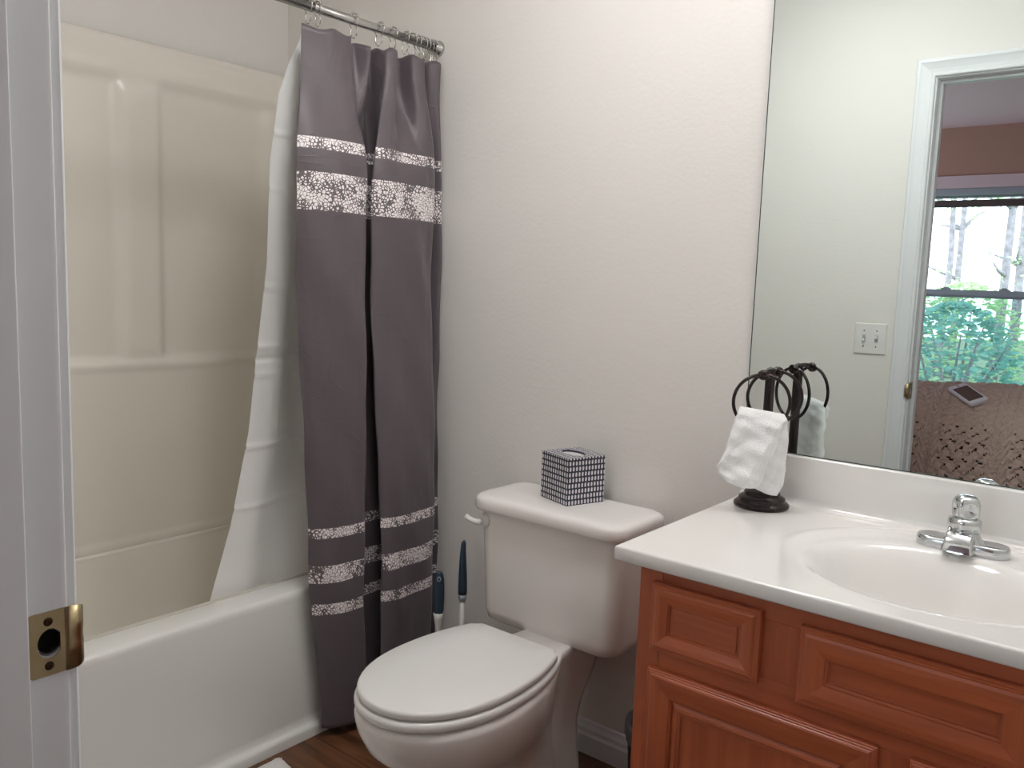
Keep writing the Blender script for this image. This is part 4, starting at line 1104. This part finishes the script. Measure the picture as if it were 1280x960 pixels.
def shrub(x, y, r, h, m, label):
    t = empty('shrub', (x, y, -.6), label, 'shrub', 'shrubs outside the bedroom window')
    rnd = random.Random(int(x * 71 + y * 13)); bm = bmesh.new()
    for k in range(5): a = k * 1.25; tube(bm, [(0, 0, 0), (.3 * r * math.cos(a), .3 * r * math.sin(a), h * .5), (.6 * r * math.cos(a), .6 * r * math.sin(a), h * .85)], [.03, .02, .006], 5)
    link('stem', bm, M['bark'], t)
    bm = bmesh.new()
    for k in range(2600):
        a = rnd.uniform(0, 6.28); zz = rnd.uniform(0, 1); rr = r * math.sqrt(max(0, 1 - (zz * 1.0) ** 2)) * rnd.uniform(.6, 1.05)
        c = Vector((rr * math.cos(a), rr * math.sin(a), .05 + zz * h)); s = .11 * rnd.uniform(.5, 1.1)
        q = Matrix.Rotation(rnd.uniform(0, 6.28), 3, 'Z') @ Matrix.Rotation(rnd.uniform(-1.2, 1.2), 3, 'X')
        bm.faces.new([bm.verts.new(c + q @ Vector(p) * s) for p in ((-.5, 0, 0), (0, -.3, .05), (.5, 0, 0), (0, .3, .05))])
    link('foliage', bm, m, t)
A, B = M['leaf_a'], M['leaf_b']
shrub(-1.25, -8.2, .95, 1.75, B, 'dense blue green shrub close outside the bedroom window in the mirror')
shrub(-1.60, -10.4, 1.1, 2.0, A, 'light green shrub behind the dark one outside the window in the mirror')
tree(-2.30, -12.6, 6.5, .75, A, 'bushy yellow green tree left in the window view in the mirror', 900)
tree(-1.95, -14.9, 9.0, .7, A, 'bare slender tree trunk near the centre of the mirrored window', 380)
tree(-2.05, -17.2, 10., 1.0, A, 'thin grey tree at the right edge of the mirrored window', 500)
tree(-3.60, -19.6, 9.0, 1.0, A, 'distant leafy tree at the left edge of the mirrored window', 900)
# ------------------------------------------------------------------ light
w = bpy.data.worlds.new('World'); SC.world = w; w.use_nodes = True; nt = w.node_tree
bg = nt.nodes['Background']; bg.inputs['Color'].default_value = (.80, .90, 1.0, 1); bg.inputs['Strength'].default_value = 1.6
pl = bpy.data.lights.new('window_daylight', 'AREA'); pl.shape = 'RECTANGLE'; pl.size = WX1 - WX0; pl.size_y = WZ1 - WZ0
pl.cycles.is_portal = True
po = bpy.data.objects.new('window_daylight', pl); COL.objects.link(po); po.location = ((WX0 + WX1) / 2, BY - .16, (WZ0 + WZ1) / 2); po.rotation_euler = (R(90), 0, 0)
po.rotation_euler = (R(90), 0, R(180))
p2 = bpy.data.lights.new('added_window_daylight', 'AREA'); p2.shape = 'RECTANGLE'; p2.size = 1.9; p2.size_y = 1.45; p2.cycles.is_portal = True
po2 = bpy.data.objects.new('added_window_daylight', p2); COL.objects.link(po2); po2.location = (BX0 - .12, -3.25, 1.325); po2.rotation_euler = (R(90), 0, R(-90))  # sky portal for the added bedroom side window

# ------------------------------------------------------------------ camera
CY, CP, CRL = R(38.7455), R(-6.9358), R(2.0248)
fw_ = Vector((-math.sin(CY), math.cos(CY), 0)); r_ = Vector((math.cos(CY), math.sin(CY), 0)); u_ = Vector((0, 0, 1))
F_ = fw_ * math.cos(CP) + u_ * math.sin(CP); U_ = u_ * math.cos(CP) - fw_ * math.sin(CP)
R2 = r_ * math.cos(CRL) + U_ * math.sin(CRL); U2 = U_ * math.cos(CRL) - r_ * math.sin(CRL)
cam = bpy.data.cameras.new('camera'); co = bpy.data.objects.new('camera', cam); COL.objects.link(co)
co.matrix_world = Matrix(((R2.x, U2.x, -F_.x, .785), (R2.y, U2.y, -F_.y, -1.855), (R2.z, U2.z, -F_.z, 1.2684), (0, 0, 0, 1)))
cam.sensor_width = 36; cam.lens = 1062.31 / 1280 * 36; cam.clip_start = .02
SC.camera = co

SC.view_settings.view_transform = 'Standard'; SC.view_settings.look = 'None'; SC.view_settings.gamma = 1
SC.view_settings.use_curve_mapping = False; SC.view_settings.exposure = 2.42
SC.cycles.use_denoising = True
SC.cycles.sample_clamp_indirect = 4; SC.cycles.max_bounces = 12; SC.cycles.diffuse_bounces = 6; SC.cycles.glossy_bounces = 6; SC.cycles.transparent_max_bounces = 12
SC.cycles.caustics_reflective = True; SC.cycles.caustics_refractive = False
